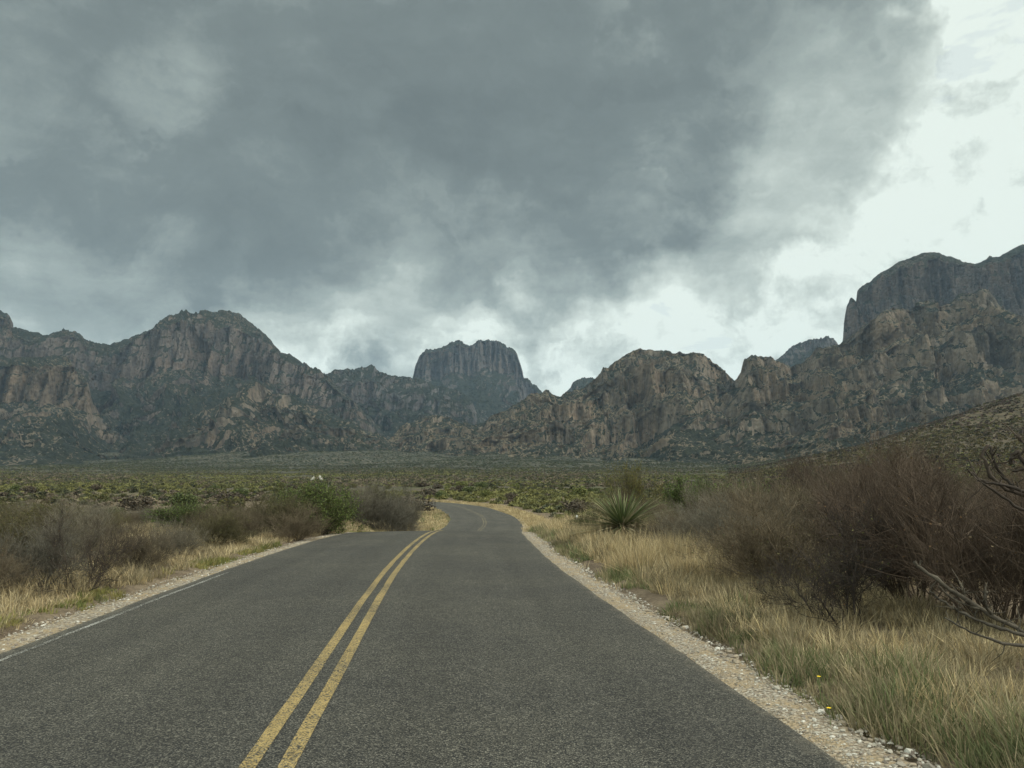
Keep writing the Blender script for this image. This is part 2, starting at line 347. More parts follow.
# ------------------------------------------------------------------ mountains
def mountain(name, label, crest, D, Yb, prof, mat, seed, ncol=500, nrow=230, rough=1.0, flute=1.0, back=0.25, jag=1.0):
    Yb = Yb*0.86
    pa = []; pe = []
    for (a_, b_) in crest:
        d = ray(a_, b_); pa.append(d[0]/d[1]); pe.append(d[2]/d[1])
    pa = np.array(pa); pe = np.array(pe)
    a = np.linspace(pa[0], pa[-1], ncol)
    e = np.interp(a, pa, pe)
    e = np.convolve(np.pad(e, 2, mode='edge'), [0.1, 0.2, 0.4, 0.2, 0.1], 'valid')
    zb = float(np.interp(Yb, BY, BZ))-12
    xs = a*D
    Dc = D*(1+0.05*fbm(xs/(0.09*D), xs*0+seed, 4, seed))           # the crest wanders in depth
    zc = CAMZ+e*Dc
    jz = jag*(fbm(xs/38, xs*0+3.3, 4, seed+3)*0.0035*D+fbm(xs/9, xs*0+1.3, 2, seed+4)*0.0011*D)
    zc = zc+jz
    fy = np.array([q[0] for q in prof]); fz = np.array([q[1] for q in prof])
    tt = np.linspace(0, 1, nrow)
    # arc-length sampling of the profile (steep parts get rows of their own)
    hgt = max(60, np.max(zc)-zb); run = D-Yb
    al = np.concatenate([[0], np.cumsum(np.hypot(np.diff(fy)*run*0.6, np.diff(fz)*hgt))]); al /= al[-1]
    py_ = np.interp(tt, al, fy); pz_ = np.interp(tt, al, fz)
    T, A = np.meshgrid(tt, a, indexing='ij')
    # the bands of cliff rise and fall along the range
    wob = 0.10*fbm(A*D/260, T*0+2.2, 4, seed+7)*np.sin(T*math.pi)
    T2 = np.clip(T+wob, 0, 1)
    PY = np.interp(T2, al, fy); PZ = np.interp(T2, al, fz)
    YB = Yb*(1+0.10*fbm(a*D/420, a*0+seed*0.37, 4, seed+33))[None]
    Y = YB+PY*(Dc[None]-YB); Z = zb+PZ*(zc[None]-zb)
    X = A*Y
    env = np.sin(np.clip(T, 0, 1)*math.pi)**0.7
    H = (zc[None]-zb)
    # gullies and spurs
    gx = X/(230.0); gz = Y/(330.0)
    wx = fbm(X/300, Y/300, 4, seed+20)
    rid = ridged(gx+wx*0.7, gz*0.55+wx*0.4, 5, seed+11)-0.45
    Z = Z+rough*env*rid*np.minimum(H*0.22, 95)
    Yd = -rough*env*rid*150
    # columns and buttresses: noise drawn out in height
    cz = Z*0.16
    c1 = ridged(X/62+wx*0.4, cz/62, 4, seed+40)-0.5
    c2 = ridged(X/21, cz/21, 3, seed+50)-0.5
    envc = sstep(0.03, 0.2, T)*(1-sstep(0.985, 1.0, T)*0.6)
    stp = np.gradient(PZ, axis=0)*hgt/(np.abs(np.gradient(PY, axis=0))*run+np.abs(np.gradient(PZ, axis=0))*hgt+1e-6)
    stp = sstep(0.40, 0.72, stp)*0.86+0.14
    c3 = ridged(X/8.5, cz/8.5, 2, seed+58)-0.5
    Yd = Yd-flute*envc*stp*(c1*62+c2*26+c3*9)
    Z = Z+flute*envc*(1-sstep(0.93, 1, T))*(fbm(X/26, Y/26, 4, seed+61)*9+fbm(X/8, Y/8, 2, seed+66)*2.5)
    # ledges
    st = 46.0; q = Z/st+fbm(X/150, Y/150, 3, seed+70)*0.8; led = (np.floor(q)+sstep(0.25, 0.75, q-np.floor(q))-q)*st
    Z = Z+led*0.42*sstep(0.15, 0.35, T)*(1-sstep(0.9, 1, T))*stp
    Y = Y+Yd
    P = np.stack([X, Y, Z], -1)
    # far side: falls away behind the crest
    nb = 26; tb = np.linspace(0, 1, nb+1)[1:]
    top = P[-1]
    bk = []
    for q in tb:
        yy = top[:, 1]+q*D*back; zz = top[:, 2]+(zb-30-top[:, 2])*(q**1.3)
        zz = zz-abs(1)*0.5+fbm(top[:, 0]/60, yy/60, 3, seed+80)*14*math.sin(q*math.pi)
        bk.append(np.stack([top[:, 0]*yy/top[:, 1], yy, zz], -1))
    P = np.concatenate([P, np.array(bk)], 0)
    rise = np.zeros(P.shape); rise[:nrow, :, 0] = (Z-zb)/np.maximum(H, 1); rise[:nrow, :, 1] = T; rise[nrow:] = 1
    o = link(name, grid_mesh(name, P, mat, colors=rise.reshape(-1, 3))); props(o, label, 'mountain', kind='structure')
    return o
DOME = [(0, 0), (0.18, 0.045), (0.40, 0.17), (0.58, 0.34), (0.68, 0.50), (0.72, 0.56), (0.78, 0.84), (0.87, 0.94), (1, 1)]
MESA = [(0, 0), (0.2, 0.06), (0.45, 0.24), (0.65, 0.46), (0.78, 0.62), (0.84, 0.70), (0.87, 0.93), (0.93, 0.97), (1, 1)]
CRAG = [(0, 0), (0.18, 0.05), (0.38, 0.17), (0.50, 0.27), (0.54, 0.42), (0.66, 0.52), (0.70, 0.71), (0.82, 0.79), (0.87, 0.96), (1, 1)]
WALL = [(0, 0), (0.18, 0.05), (0.38, 0.2), (0.58, 0.43), (0.72, 0.58), (0.77, 0.88), (0.88, 0.95), (1, 1)]

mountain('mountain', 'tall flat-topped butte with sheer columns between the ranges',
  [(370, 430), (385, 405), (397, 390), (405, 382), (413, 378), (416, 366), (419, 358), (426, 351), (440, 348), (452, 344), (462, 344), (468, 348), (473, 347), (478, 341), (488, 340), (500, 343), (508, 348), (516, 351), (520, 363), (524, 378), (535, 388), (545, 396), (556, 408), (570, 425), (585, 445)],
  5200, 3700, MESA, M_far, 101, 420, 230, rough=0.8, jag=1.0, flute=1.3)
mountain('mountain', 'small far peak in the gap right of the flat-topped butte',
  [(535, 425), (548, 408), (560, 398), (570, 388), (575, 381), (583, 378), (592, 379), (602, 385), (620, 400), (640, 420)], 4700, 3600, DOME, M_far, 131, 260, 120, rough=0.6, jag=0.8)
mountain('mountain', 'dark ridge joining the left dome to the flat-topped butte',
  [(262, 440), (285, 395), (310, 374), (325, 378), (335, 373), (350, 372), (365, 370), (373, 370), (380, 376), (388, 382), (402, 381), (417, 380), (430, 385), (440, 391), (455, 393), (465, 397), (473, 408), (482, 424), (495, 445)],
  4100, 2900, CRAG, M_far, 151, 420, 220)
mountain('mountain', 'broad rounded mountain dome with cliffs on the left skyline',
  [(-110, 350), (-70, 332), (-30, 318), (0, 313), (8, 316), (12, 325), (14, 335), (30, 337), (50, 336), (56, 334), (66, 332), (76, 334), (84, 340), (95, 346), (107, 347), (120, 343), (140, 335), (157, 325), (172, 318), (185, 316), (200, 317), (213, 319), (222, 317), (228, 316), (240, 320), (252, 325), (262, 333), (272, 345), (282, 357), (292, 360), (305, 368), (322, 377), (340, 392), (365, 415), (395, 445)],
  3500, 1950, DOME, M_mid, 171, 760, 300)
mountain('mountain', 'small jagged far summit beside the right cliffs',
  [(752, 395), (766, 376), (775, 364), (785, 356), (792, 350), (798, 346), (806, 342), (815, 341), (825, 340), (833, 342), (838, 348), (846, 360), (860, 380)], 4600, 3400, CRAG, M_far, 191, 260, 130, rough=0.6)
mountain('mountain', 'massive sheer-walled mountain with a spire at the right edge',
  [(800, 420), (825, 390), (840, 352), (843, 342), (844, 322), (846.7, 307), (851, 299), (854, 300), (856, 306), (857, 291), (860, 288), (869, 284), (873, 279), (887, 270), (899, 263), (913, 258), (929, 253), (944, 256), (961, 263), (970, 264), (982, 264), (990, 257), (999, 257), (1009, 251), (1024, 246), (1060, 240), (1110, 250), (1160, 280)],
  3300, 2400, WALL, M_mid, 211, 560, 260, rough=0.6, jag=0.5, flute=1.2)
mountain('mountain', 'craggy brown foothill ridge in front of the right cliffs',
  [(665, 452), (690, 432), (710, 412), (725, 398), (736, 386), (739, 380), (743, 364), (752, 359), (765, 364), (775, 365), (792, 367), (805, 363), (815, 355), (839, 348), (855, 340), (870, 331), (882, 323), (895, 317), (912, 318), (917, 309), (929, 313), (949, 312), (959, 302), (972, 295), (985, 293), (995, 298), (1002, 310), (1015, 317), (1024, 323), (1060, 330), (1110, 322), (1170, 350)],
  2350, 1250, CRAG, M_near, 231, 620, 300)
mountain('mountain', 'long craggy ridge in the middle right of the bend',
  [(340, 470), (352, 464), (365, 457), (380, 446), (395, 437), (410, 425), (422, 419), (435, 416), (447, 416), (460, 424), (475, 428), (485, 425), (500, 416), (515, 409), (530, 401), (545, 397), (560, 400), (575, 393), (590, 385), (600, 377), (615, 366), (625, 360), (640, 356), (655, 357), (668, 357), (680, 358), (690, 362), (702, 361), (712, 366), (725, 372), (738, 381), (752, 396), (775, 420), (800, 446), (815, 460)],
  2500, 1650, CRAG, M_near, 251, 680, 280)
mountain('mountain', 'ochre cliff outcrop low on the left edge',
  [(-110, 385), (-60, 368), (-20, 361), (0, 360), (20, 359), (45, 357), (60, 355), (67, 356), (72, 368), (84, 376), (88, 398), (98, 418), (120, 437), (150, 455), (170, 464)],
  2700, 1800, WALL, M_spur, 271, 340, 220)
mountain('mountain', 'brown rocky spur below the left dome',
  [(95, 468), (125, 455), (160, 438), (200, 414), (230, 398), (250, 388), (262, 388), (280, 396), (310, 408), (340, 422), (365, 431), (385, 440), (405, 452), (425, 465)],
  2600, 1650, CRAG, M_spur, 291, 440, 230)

# ------------------------------------------------------------------ road
def ribbon(name, offs, dz, s0, s1, mat, jit=None, drop=None):
    k0, k1 = int(s0*2), int(s1*2)
    idx = np.arange(k0, min(k1, len(S)))
    P = np.zeros((len(idx), len(offs), 3))
    for j, o in enumerate(offs):
        oo = o+(jit[j]*fbm(S[idx]*1.3, S[idx]*0+j*0+o*3, 4, 77) if jit else 0)
        P[:, j, 0] = LX[idx]+NX[idx]*oo; P[:, j, 1] = LY[idx]+NY[idx]*oo
        P[:, j, 2] = LZ[idx]-0.018*np.abs(oo)+dz+(drop[j] if drop else 0)
    ac = np.zeros(P.shape); ac[..., 0] = np.array(offs)[None]
    return link(name, grid_mesh(name, P, mat, colors=ac.reshape(-1, 3)))
def asphalt_nodes(t):
    co = t.new('ShaderNodeTexCoord').outputs['Object']
    v1 = t.vor(co, 95); v2 = t.vor(co, 160)
    rnd = t.new('ShaderNodeSeparateColor'); t.put(rnd.inputs[0], v1.outputs['Color'])
    n1 = t.noise(co, 0.35, 6, 0.6).outputs[0]; n2 = t.noise(co, 6, 6, 0.7).outputs[0]; n3 = t.noise(co, 34, 4, 0.7).outputs[0]
    c = t.ramp(rnd.outputs[0], [(0.0, (0.030, 0.029, 0.026)), (0.45, (0.074, 0.069, 0.057)), (0.8, (0.118, 0.110, 0.091)), (1.0, (0.22, 0.205, 0.17))])
    c = t.mix(t.mr(v1.outputs['Distance'], 0.45, 0.75), c, (0.018, 0.018, 0.018))
    c = t.mix(t.mr(n1, 0.3, 0.7), t.mix(1, c, (0.86, 0.86, 0.87), 'MULTIPLY'), t.mix(1, c, (1.14, 1.13, 1.08), 'MULTIPLY'))
    c = t.mix(t.mr(n2, 0.35, 0.7), t.mix(1, c, (0.8, 0.8, 0.8), 'MULTIPLY'), c)
    c = t.mix(t.mr(n3, 0.3, 0.7), t.mix(1, c, (0.72, 0.72, 0.72), 'MULTIPLY'), t.mix(1, c, (1.18, 1.18, 1.15), 'MULTIPLY'))
    h = t.m('ADD', t.m('MULTIPLY', v1.outputs['Distance'], -1.0), t.m('MULTIPLY', rnd.outputs[1], 0.35))
    return co, c, h, n2, rnd
MA, t, b = material('chip_seal_asphalt', 0.92, 0.25)
co, c, h, n2, rnd = asphalt_nodes(t)
oa = t.new('ShaderNodeAttribute', attribute_name='tint'); os_ = t.new('ShaderNodeSeparateColor'); t.put(os_.inputs[0], oa.outputs['Color'])
wx = t.m('ADD', os_.outputs[0], t.m('MULTIPLY', t.m('SUBTRACT', t.noise(co, 0.5, 3).outputs[0], 0.5), 0.5))      # metres across the road
trk = None
for q in (-2.45, -0.85, 0.85, 2.45):                                # polished wheel tracks
    k = t.mr(t.m('ABSOLUTE', t.m('SUBTRACT', wx, q)), 0.42, 0.05); trk = k if trk is None else t.m('MAXIMUM', trk, k)
c = t.mix(t.m('MULTIPLY', trk, 0.55), c, t.mix(1, c, (0.80, 0.80, 0.80), 'MULTIPLY'))
oil = t.m('MULTIPLY', t.mr(t.m('ABSOLUTE', t.m('SUBTRACT', t.m('ABSOLUTE', wx), 1.65)), 0.4, 0.0), t.mr(t.noise(t.vm('MULTIPLY', co, (1, 0.35, 1)), 1.3, 5, 0.7).outputs[0], 0.45, 0.7))
c = t.mix(t.m('MULTIPLY', oil, 0.5), c, t.mix(1, c, (0.68, 0.68, 0.68), 'MULTIPLY'))
edge = t.mr(t.m('ADD', t.m('ABSOLUTE', os_.outputs[0]), t.m('MULTIPLY', t.m('SUBTRACT', t.noise(co, 7, 5, 0.75).outputs[0], 0.5), 0.5)), 3.20, 3.42)
c = t.mix(t.m('MULTIPLY', edge, 0.35), c, (0.20, 0.17, 0.125))      # dust and grit blown onto the edges
t.put(b.inputs['Base Color'], c); t.put(b.inputs['Normal'], t.bump(h, 0.9, 0.012))
def paint(name, colour, lo, hi):
    m, t, b = material(name, 0.8, 0.25)
    co, c, h, n2, rnd = asphalt_nodes(t)
    n5 = t.noise(co, 26, 5, 0.75).outputs[0]; n6 = t.noise(co, 0.8, 4, 0.6).outputs[0]
    k = t.m('ADD', t.m('ADD', t.m('MULTIPLY', n5, 0.6), t.m('MULTIPLY', rnd.outputs[2], 0.35)), t.m('MULTIPLY', t.m('SUBTRACT', n6, 0.5), 0.5))
    k = t.m('ADD', k, t.m('MULTIPLY', h, -0.12))
    pc = t.mix(t.mr(n2, 0.3, 0.7), t.mix(1, colour, (0.78, 0.76, 0.72), 'MULTIPLY'), colour)
    t.put(b.inputs['Base Color'], t.mix(t.mr(k, lo, hi), pc, c)); t.put(b.inputs['Normal'], t.bump(h, 0.8, 0.012))
    return m
MY = paint('worn_yellow_paint', (0.36, 0.262, 0.105), 0.36, 0.70)
MY2 = paint('faded_yellow_paint', (0.32, 0.245, 0.115), 0.20, 0.56)
MW = paint('worn_white_paint', (0.46, 0.45, 0.41), 0.30, 0.54)
HW = 3.33
offs = [-HW, -2.9, -2, -1, 0, 1, 2, 2.9, HW]
road = ribbon('road', offs, 0, 0, S[-1], MA, [0.035]+[0]*7+[0.035], None)
props(road, 'two-lane grey chip-seal road curving left over a crest', 'road', kind='structure')
for o, nm in ((-0.108, 'left'), (0.108, 'right')):
    for s0_, s1_, mt_, wd_ in ((30, 88, MY, 'worn yellow centre line on the near stretch of road'), (88, S[-1], MY2, 'faded yellow centre line on the far bend')):
        y = ribbon('road_marking', [o-0.05, o+0.05], 0.004, s0_, s1_, mt_, [0.012, 0.012]); props(y, f'{wd_}, {nm} one of the pair', 'road marking', kind='structure')
y = ribbon('road_marking', [-3.17, -3.11], 0.004, 30, 56, MW, [0.02, 0.02]); props(y, 'thin worn white line along the left road edge', 'road marking', kind='structure')

MS, t, b = material('gravel_shoulder', 0.95, 0.1)
co = t.new('ShaderNodeTexCoord').outputs['Object']
v1 = t.vor(co, 34); v2 = t.vor(co, 85); n1 = t.noise(co, 3, 6, 0.65).outputs[0]; n9 = t.noise(co, 0.7, 4, 0.6).outputs[0]
s1 = t.new('ShaderNodeSeparateColor'); t.put(s1.inputs[0], v1.outputs['Color'])
c = t.ramp(s1.outputs[0], [(0, (0.14, 0.115, 0.085)), (0.5, (0.25, 0.212, 0.16)), (1, (0.38, 0.34, 0.275))])
c = t.mix(t.mr(v1.outputs['Distance'], 0.5, 0.85), c, (0.13, 0.10, 0.07))
c = t.mix(t.mr(n1, 0.42, 0.6), c, (0.26, 0.20, 0.125))
t.put(b.inputs['Base Color'], c); t.put(b.inputs['Normal'], t.bump(t.m('SUBTRACT', 1, v1.outputs['Distance']), 0.9, 0.03))
for sg, wd, lab in ((1, 3.92, 'pale gravel shoulder beside the right lane'), (-1, 4.02, 'pale gravel shoulder beside the left lane')):
    of = [3.15, 3.38, 3.6, 3.78, wd+0.2] if sg > 0 else [-(wd+0.2), -3.8, -3.6, -3.38, -3.15]
    dr = [-0.025, -0.02, -0.012, -0.025, -0.16]; jt = [0, 0.02, 0.05, 0.1, 0.12]
    if sg < 0: dr = dr[::-1]; jt = jt[::-1]
    sh = ribbon('gravel_shoulder', of, 0, 20, 118 if sg > 0 else 84, MS, jt, dr); props(sh, lab, 'shoulder', kind='structure')

# ------------------------------------------------------------------ vegetation materials
def tint_mat(name, rough=0.8, trans=0.25, mul=(1, 1, 1)):
    m, t, b = material(name, rough, 0.15)
    at_ = t.new('ShaderNodeAttribute', attribute_name='tint')
    c = t.mix(1, at_.outputs['Color'], mul, 'MULTIPLY')
    t.put(b.inputs['Base Color'], c)
    if trans:
        tr = t.new('ShaderNodeBsdfTranslucent'); t.put(tr.inputs[0], c)
        mx = t.new('ShaderNodeMixShader'); mx.inputs[0].default_value = trans
        t.l.new(b.outputs[0], mx.inputs[1]); t.l.new(tr.outputs[0], mx.inputs[2])
        t.l.new(mx.outputs[0], m.node_tree.nodes['Material Output'].inputs[0])
    return m
M_grass = tint_mat('grass_blades')
M_leaf = tint_mat('shrub_leaves', 0.7, 0.2)
M_scrub = tint_mat('scrub_foliage', 0.85, 0.0)
M_stone = tint_mat('pebble_stone', 0.95, 0)
def bark(name, a, b_):
    m, t, b = material(name, 0.95, 0.1)
    co = t.new('ShaderNodeTexCoord').outputs['Object']
    n = t.noise(co, 3.5, 6, 0.7).outputs[0]; n2 = t.noise(co, 60, 4, 0.7).outputs[0]
    oi = t.new('ShaderNodeObjectInfo').outputs['Random']
    c = t.mix(t.mr(t.m('ADD', t.m('MULTIPLY', n, 0.7), t.m('MULTIPLY', n2, 0.3)), 0.35, 0.65), a, b_)
    t.put(b.inputs['Base Color'], t.mix(1, c, t.mix(oi, (0.8, 0.8, 0.82), (1.2, 1.15, 1.1)), 'MULTIPLY'))
    t.put(b.inputs['Normal'], t.bump(n2, 0.5, 0.01))
    return m
B_red = bark('reddish_brown_bark', (0.036, 0.028, 0.022), (0.104, 0.078, 0.057))
B_grey = bark('grey_bark', (0.066, 0.060, 0.046), (0.175, 0.157, 0.118))
B_dark = bark('dark_bark', (0.028, 0.023, 0.019), (0.075, 0.060, 0.048))
B_pale = bark('weathered_dead_wood', (0.034, 0.029, 0.022), (0.105, 0.090, 0.068))
B_brown = bark('brown_bark', (0.060, 0.049, 0.034), (0.150, 0.122, 0.082))
B_olive = bark('olive_bark', (0.05, 0.045, 0.028), (0.115, 0.10, 0.06))

# ------------------------------------------------------------------ shrubs
def unit(v_): return v_/(np.linalg.norm(v_)+1e-9)
def grow(rng, mb, start, d, length, r0, level, P, tips):
    n = 5 if level < 2 else 3
    pts = [start]; p_ = start.copy(); d = unit(d)
    for j in range(n):
        d = unit(d+rng.normal(0, P['wander'], 3)+np.array([0, 0, P['up']]))
        p_ = p_+d*length/n; pts.append(p_.copy())
    rr = np.linspace(r0, r0*(0.45 if level < P['levels'] else 0.3), n+1)
    mb.tube(pts, rr, 5 if level == 0 else 3)
    if level == P['levels']-1:
        P['spr'].append((pts, rr)); return
    kids = P['kids'][level]
    for k in range(kids):
        q = rng.uniform(0.08 if level == 0 else 0.2, 1.0); j = min(int(q*n), n-1)
        base = pts[j]+(pts[j+1]-pts[j])*(q*n-j)
        dd = unit(pts[j+1]-pts[j])
        side = unit(np.cross(dd, rng.normal(0, 1, 3)))
        an = rng.uniform(P['ang'][0], P['ang'][1])
        nd = dd*math.cos(an)+side*math.sin(an)
        grow(rng, mb, base, nd, length*rng.uniform(*P['ratio'])*(1.15-0.4*q), rr[j]*0.6, level+1, P, tips)
def shrub_meshes(seed, bark_mat, h=1.6, stems=9, tilt=0.9, levels=3, kids=(6, 5, 4), r=0.016, wander=0.16, up=0.06, ang=(0.35, 0.9), ratio=(0.4, 0.62), leaves=0, leaf=0.03, cols=None, leaf_mat=None, twig=0.0034):
    rng = np.random.default_rng(seed); mb = MB(); tips = []
    P = dict(spr=[], wander=wander, up=up, levels=levels, kids=kids, ang=ang, ratio=ratio)
    for k in range(stems):
        az = 2*math.pi*(k+rng.uniform(-0.4, 0.4))/stems; tl = tilt*math.sqrt(rng.uniform(0.03, 1))
        d = np.array([math.sin(tl)*math.cos(az), math.sin(tl)*math.sin(az), math.cos(tl)])
        st = np.array([math.cos(az)*0.12*h*rng.uniform(0.2, 1), math.sin(az)*0.12*h*rng.uniform(0.2, 1), -0.06])
        grow(rng, mb, st, d, h*rng.uniform(0.55, 1.1), r*rng.uniform(0.7, 1.2), 0, P, tips)
    A = np.array([np.array(q[0]) for q in P['spr']]); N = len(A)*kids[levels-1]; pick_ = rng.integers(len(A), size=N)
    u = rng.uniform(0.1, 1.0, N)*(A.shape[1]-1); j = np.minimum(u.astype(int), A.shape[1]-2); f = (u-j)[:, None]
    b0_ = A[pick_, j]; e = A[pick_, j+1]-b0_; st_ = b0_+e*f; e /= np.linalg.norm(e, axis=1)[:, None]+1e-9
    d = e+rng.normal(0, 0.55, (N, 3))+np.array([0, 0, up*3.0]); d /= np.linalg.norm(d, axis=1)[:, None]
    Ln = h*(0.07+0.36*rng.random(N)**2.4)[:, None]
    tw = np.stack([st_, st_+d*Ln*0.5+rng.normal(0, 0.012*h, (N, 3)), st_+d*Ln+rng.normal(0, 0.03*h, (N, 3))+np.array([0, 0, 0.02*h])], 1)
    s1_ = np.cross(d, rng.normal(0, 1, (N, 3))); s1_ /= np.linalg.norm(s1_, axis=1)[:, None]; s2_ = np.cross(d, s1_)
    rt = np.array([twig, twig*0.8, twig*0.4])*1.0
    ring = np.stack([s1_, -0.5*s1_+0.866*s2_, -0.5*s1_-0.866*s2_], 1)
    TV = (tw[:, :, None]+ring[:, None]*rt[None, :, None, None]).reshape(-1, 3)
    n0 = len(mb.v); mb.v += list(TV)
    fb = np.array([(i*3+q, i*3+(q+1) % 3, (i+1)*3+(q+1) % 3, (i+1)*3+q) for i in range(2) for q in range(3)])
    mb.f += [tuple(q) for q in (fb[None]+(np.arange(N)*9)[:, None, None]+n0).reshape(-1, 4).tolist()]
    tips = list(tw)
    V = np.array(mb.v); top = np.percentile(V[:, 2], 97.5); sc = h/top
    mb.v = list(V*sc)
    sm = mb.mesh('stems', bark_mat)
    lm = None
    if leaves:
        tp = [np.array(q)*sc for q in tips]
        pos = np.zeros((leaves, 3))
        for i in range(leaves):
            q = tp[rng.integers(len(tp))]; u = rng.uniform(0.15, 1)*(len(q)-1); j = min(int(u), len(q)-2)
            pos[i] = q[j]+(q[j+1]-q[j])*(u-j)+rng.normal(0, 0.012*h, 3)
        lm = leaf_mesh('leaves', rng, pos, leaf, cols, leaf_mat or M_leaf)
    return sm, lm
def leaf_mesh(name, rng, pos, size, cols, mat, stretch=1.7):
    n = len(pos); sz = size*rng.uniform(0.6, 1.3, n)
    u = rng.normal(0, 1, (n, 3)); u /= np.linalg.norm(u, axis=1)[:, None]
    w_ = rng.normal(0, 1, (n, 3)); w_ -= u*(u*w_).sum(1)[:, None]; w_ /= np.linalg.norm(w_, axis=1)[:, None]
    V = np.stack([pos-u*sz[:, None]*stretch/2, pos+w_*sz[:, None]/2, pos+u*sz[:, None]*stretch/2, pos-w_*sz[:, None]/2], 1).reshape(-1, 3)
    cols = np.array(cols); c = cols[rng.integers(len(cols), size=n)]*rng.uniform(0.7, 1.25, (n, 1))
    return fast_mesh(name, V, np.arange(4*n), np.arange(n)*4, np.full(n, 4), mat, colors=np.repeat(c, 4, 0))
GREEN = [(0.070, 0.100, 0.026), (0.095, 0.125, 0.034), (0.060, 0.085, 0.026), (0.11, 0.135, 0.04)]
OLIVE = [(0.075, 0.072, 0.025), (0.10, 0.085, 0.028), (0.06, 0.065, 0.024), (0.11, 0.10, 0.04)]
YELL = [(0.15, 0.135, 0.03), (0.12, 0.12, 0.03), (0.17, 0.14, 0.035)]
RUST = [(0.12, 0.07, 0.035), (0.09, 0.06, 0.03), (0.10, 0.075, 0.04)]
GREYL = [(0.12, 0.125, 0.09), (0.09, 0.10, 0.07), (0.15, 0.15, 0.12)]
KINDS = {}
def kind(key, n, **kw):
    KINDS[key] = [shrub_meshes(1000+len(KINDS)*50+i, **kw) for i in range(n)]
kind('red', 4, bark_mat=B_red, h=1.8, stems=20, tilt=0.80, levels=3, kids=(8, 6, 6), r=0.014, up=0.10, ang=(0.25, 0.75), leaves=900, leaf=0.016, cols=RUST)
kind('brown', 3, bark_mat=B_brown, h=1.6, stems=18, tilt=1.0, levels=3, kids=(8, 6, 5), r=0.014, up=0.07, leaves=1300, leaf=0.018, cols=RUST+OLIVE)
kind('grey', 4, bark_mat=B_grey, h=1.3, stems=17, tilt=1.05, levels=3, kids=(8, 6, 5), r=0.012, up=0.08, leaves=700, leaf=0.016, cols=GREYL, twig=0.0030)
kind('dark', 2, bark_mat=B_dark, h=1.7, stems=6, tilt=1.0, levels=3, kids=(8, 8, 6), r=0.019, wander=0.22, up=0.07, leaves=900, leaf=0.018, cols=OLIVE+RUST)
kind('olive', 3, bark_mat=B_olive, h=1.4, stems=12, tilt=0.95, levels=3, kids=(8, 6, 7), r=0.012, leaves=6500, leaf=0.022, cols=OLIVE)
kind('green', 3, bark_mat=B_dark, h=1.6, stems=13, tilt=1.0, levels=3, kids=(8, 6, 7), r=0.014, leaves=19000, leaf=0.035, cols=GREEN)
kind('lush', 1, bark_mat=B_dark, h=1.6, stems=16, tilt=1.05, levels=3, kids=(9, 6, 6), r=0.014, leaves=30000, leaf=0.030, cols=[(0.085, 0.118, 0.030), (0.11, 0.138, 0.036), (0.068, 0.096, 0.026), (0.13, 0.145, 0.048)])
kind('yellow', 2, bark_mat=B_olive, h=1.6, stems=9, tilt=0.8, levels=3, kids=(8, 6, 6), r=0.014, leaves=9000, leaf=0.032, cols=YELL+OLIVE)
rngP = random.Random(11)
def gz(x, y): return float(terrain(np.array([x]), np.array([y]))[0])
COUNT = {}
NAME = {'lush': 'green_bush', 'red': 'bare_shrub', 'brown': 'twiggy_shrub', 'grey': 'grey_shrub', 'dark': 'dark_stemmed_shrub', 'olive': 'olive_bush', 'green': 'green_bush', 'yellow': 'yellow_green_bush'}
HT = {'lush': 1.6, 'red': 1.8, 'brown': 1.6, 'grey': 1.3, 'dark': 1.7, 'olive': 1.4, 'green': 1.6, 'yellow': 1.6}
def shrub(key, x, y, h, label, cat='shrub', group=None, wide=1.0, z=None, var=None, rz=None):   # a copy of a plant and its stems and leaves
    i = COUNT.get(key, 0); COUNT[key] = i+1
    sm, lm = KINDS[key][(i if var is None else var) % len(KINDS[key])]
    root = bpy.data.objects.new(NAME[key], None); COL.objects.link(root)
    root.empty_display_size = 0.2
    s = h/HT[key]
    root.location = (x, y, (gz(x, y) if z is None else z)); root.rotation_euler = (0, 0, rngP.uniform(0, 6.28) if rz is None else rz)
    root.scale = (s*wide, s*wide, s)
    props(root, label, cat, group)
    link('stems', sm, root)
    if lm: link('leaves', lm, root)
    return root
USED = []
def free(x, y, r):
    for (a_, b_, c_) in USED:
        if (a_-x)**2+(b_-y)**2 < (0.5*(r+c_))**2*1.0: return False
    USED.append((x, y, r)); return True
def px_of(x, y, z):
    dz = z-CAMZ; depth = y*cp+dz*sp; up_ = -y*sp+dz*cp
    return 512+F*x/depth, 384-F*up_/depth

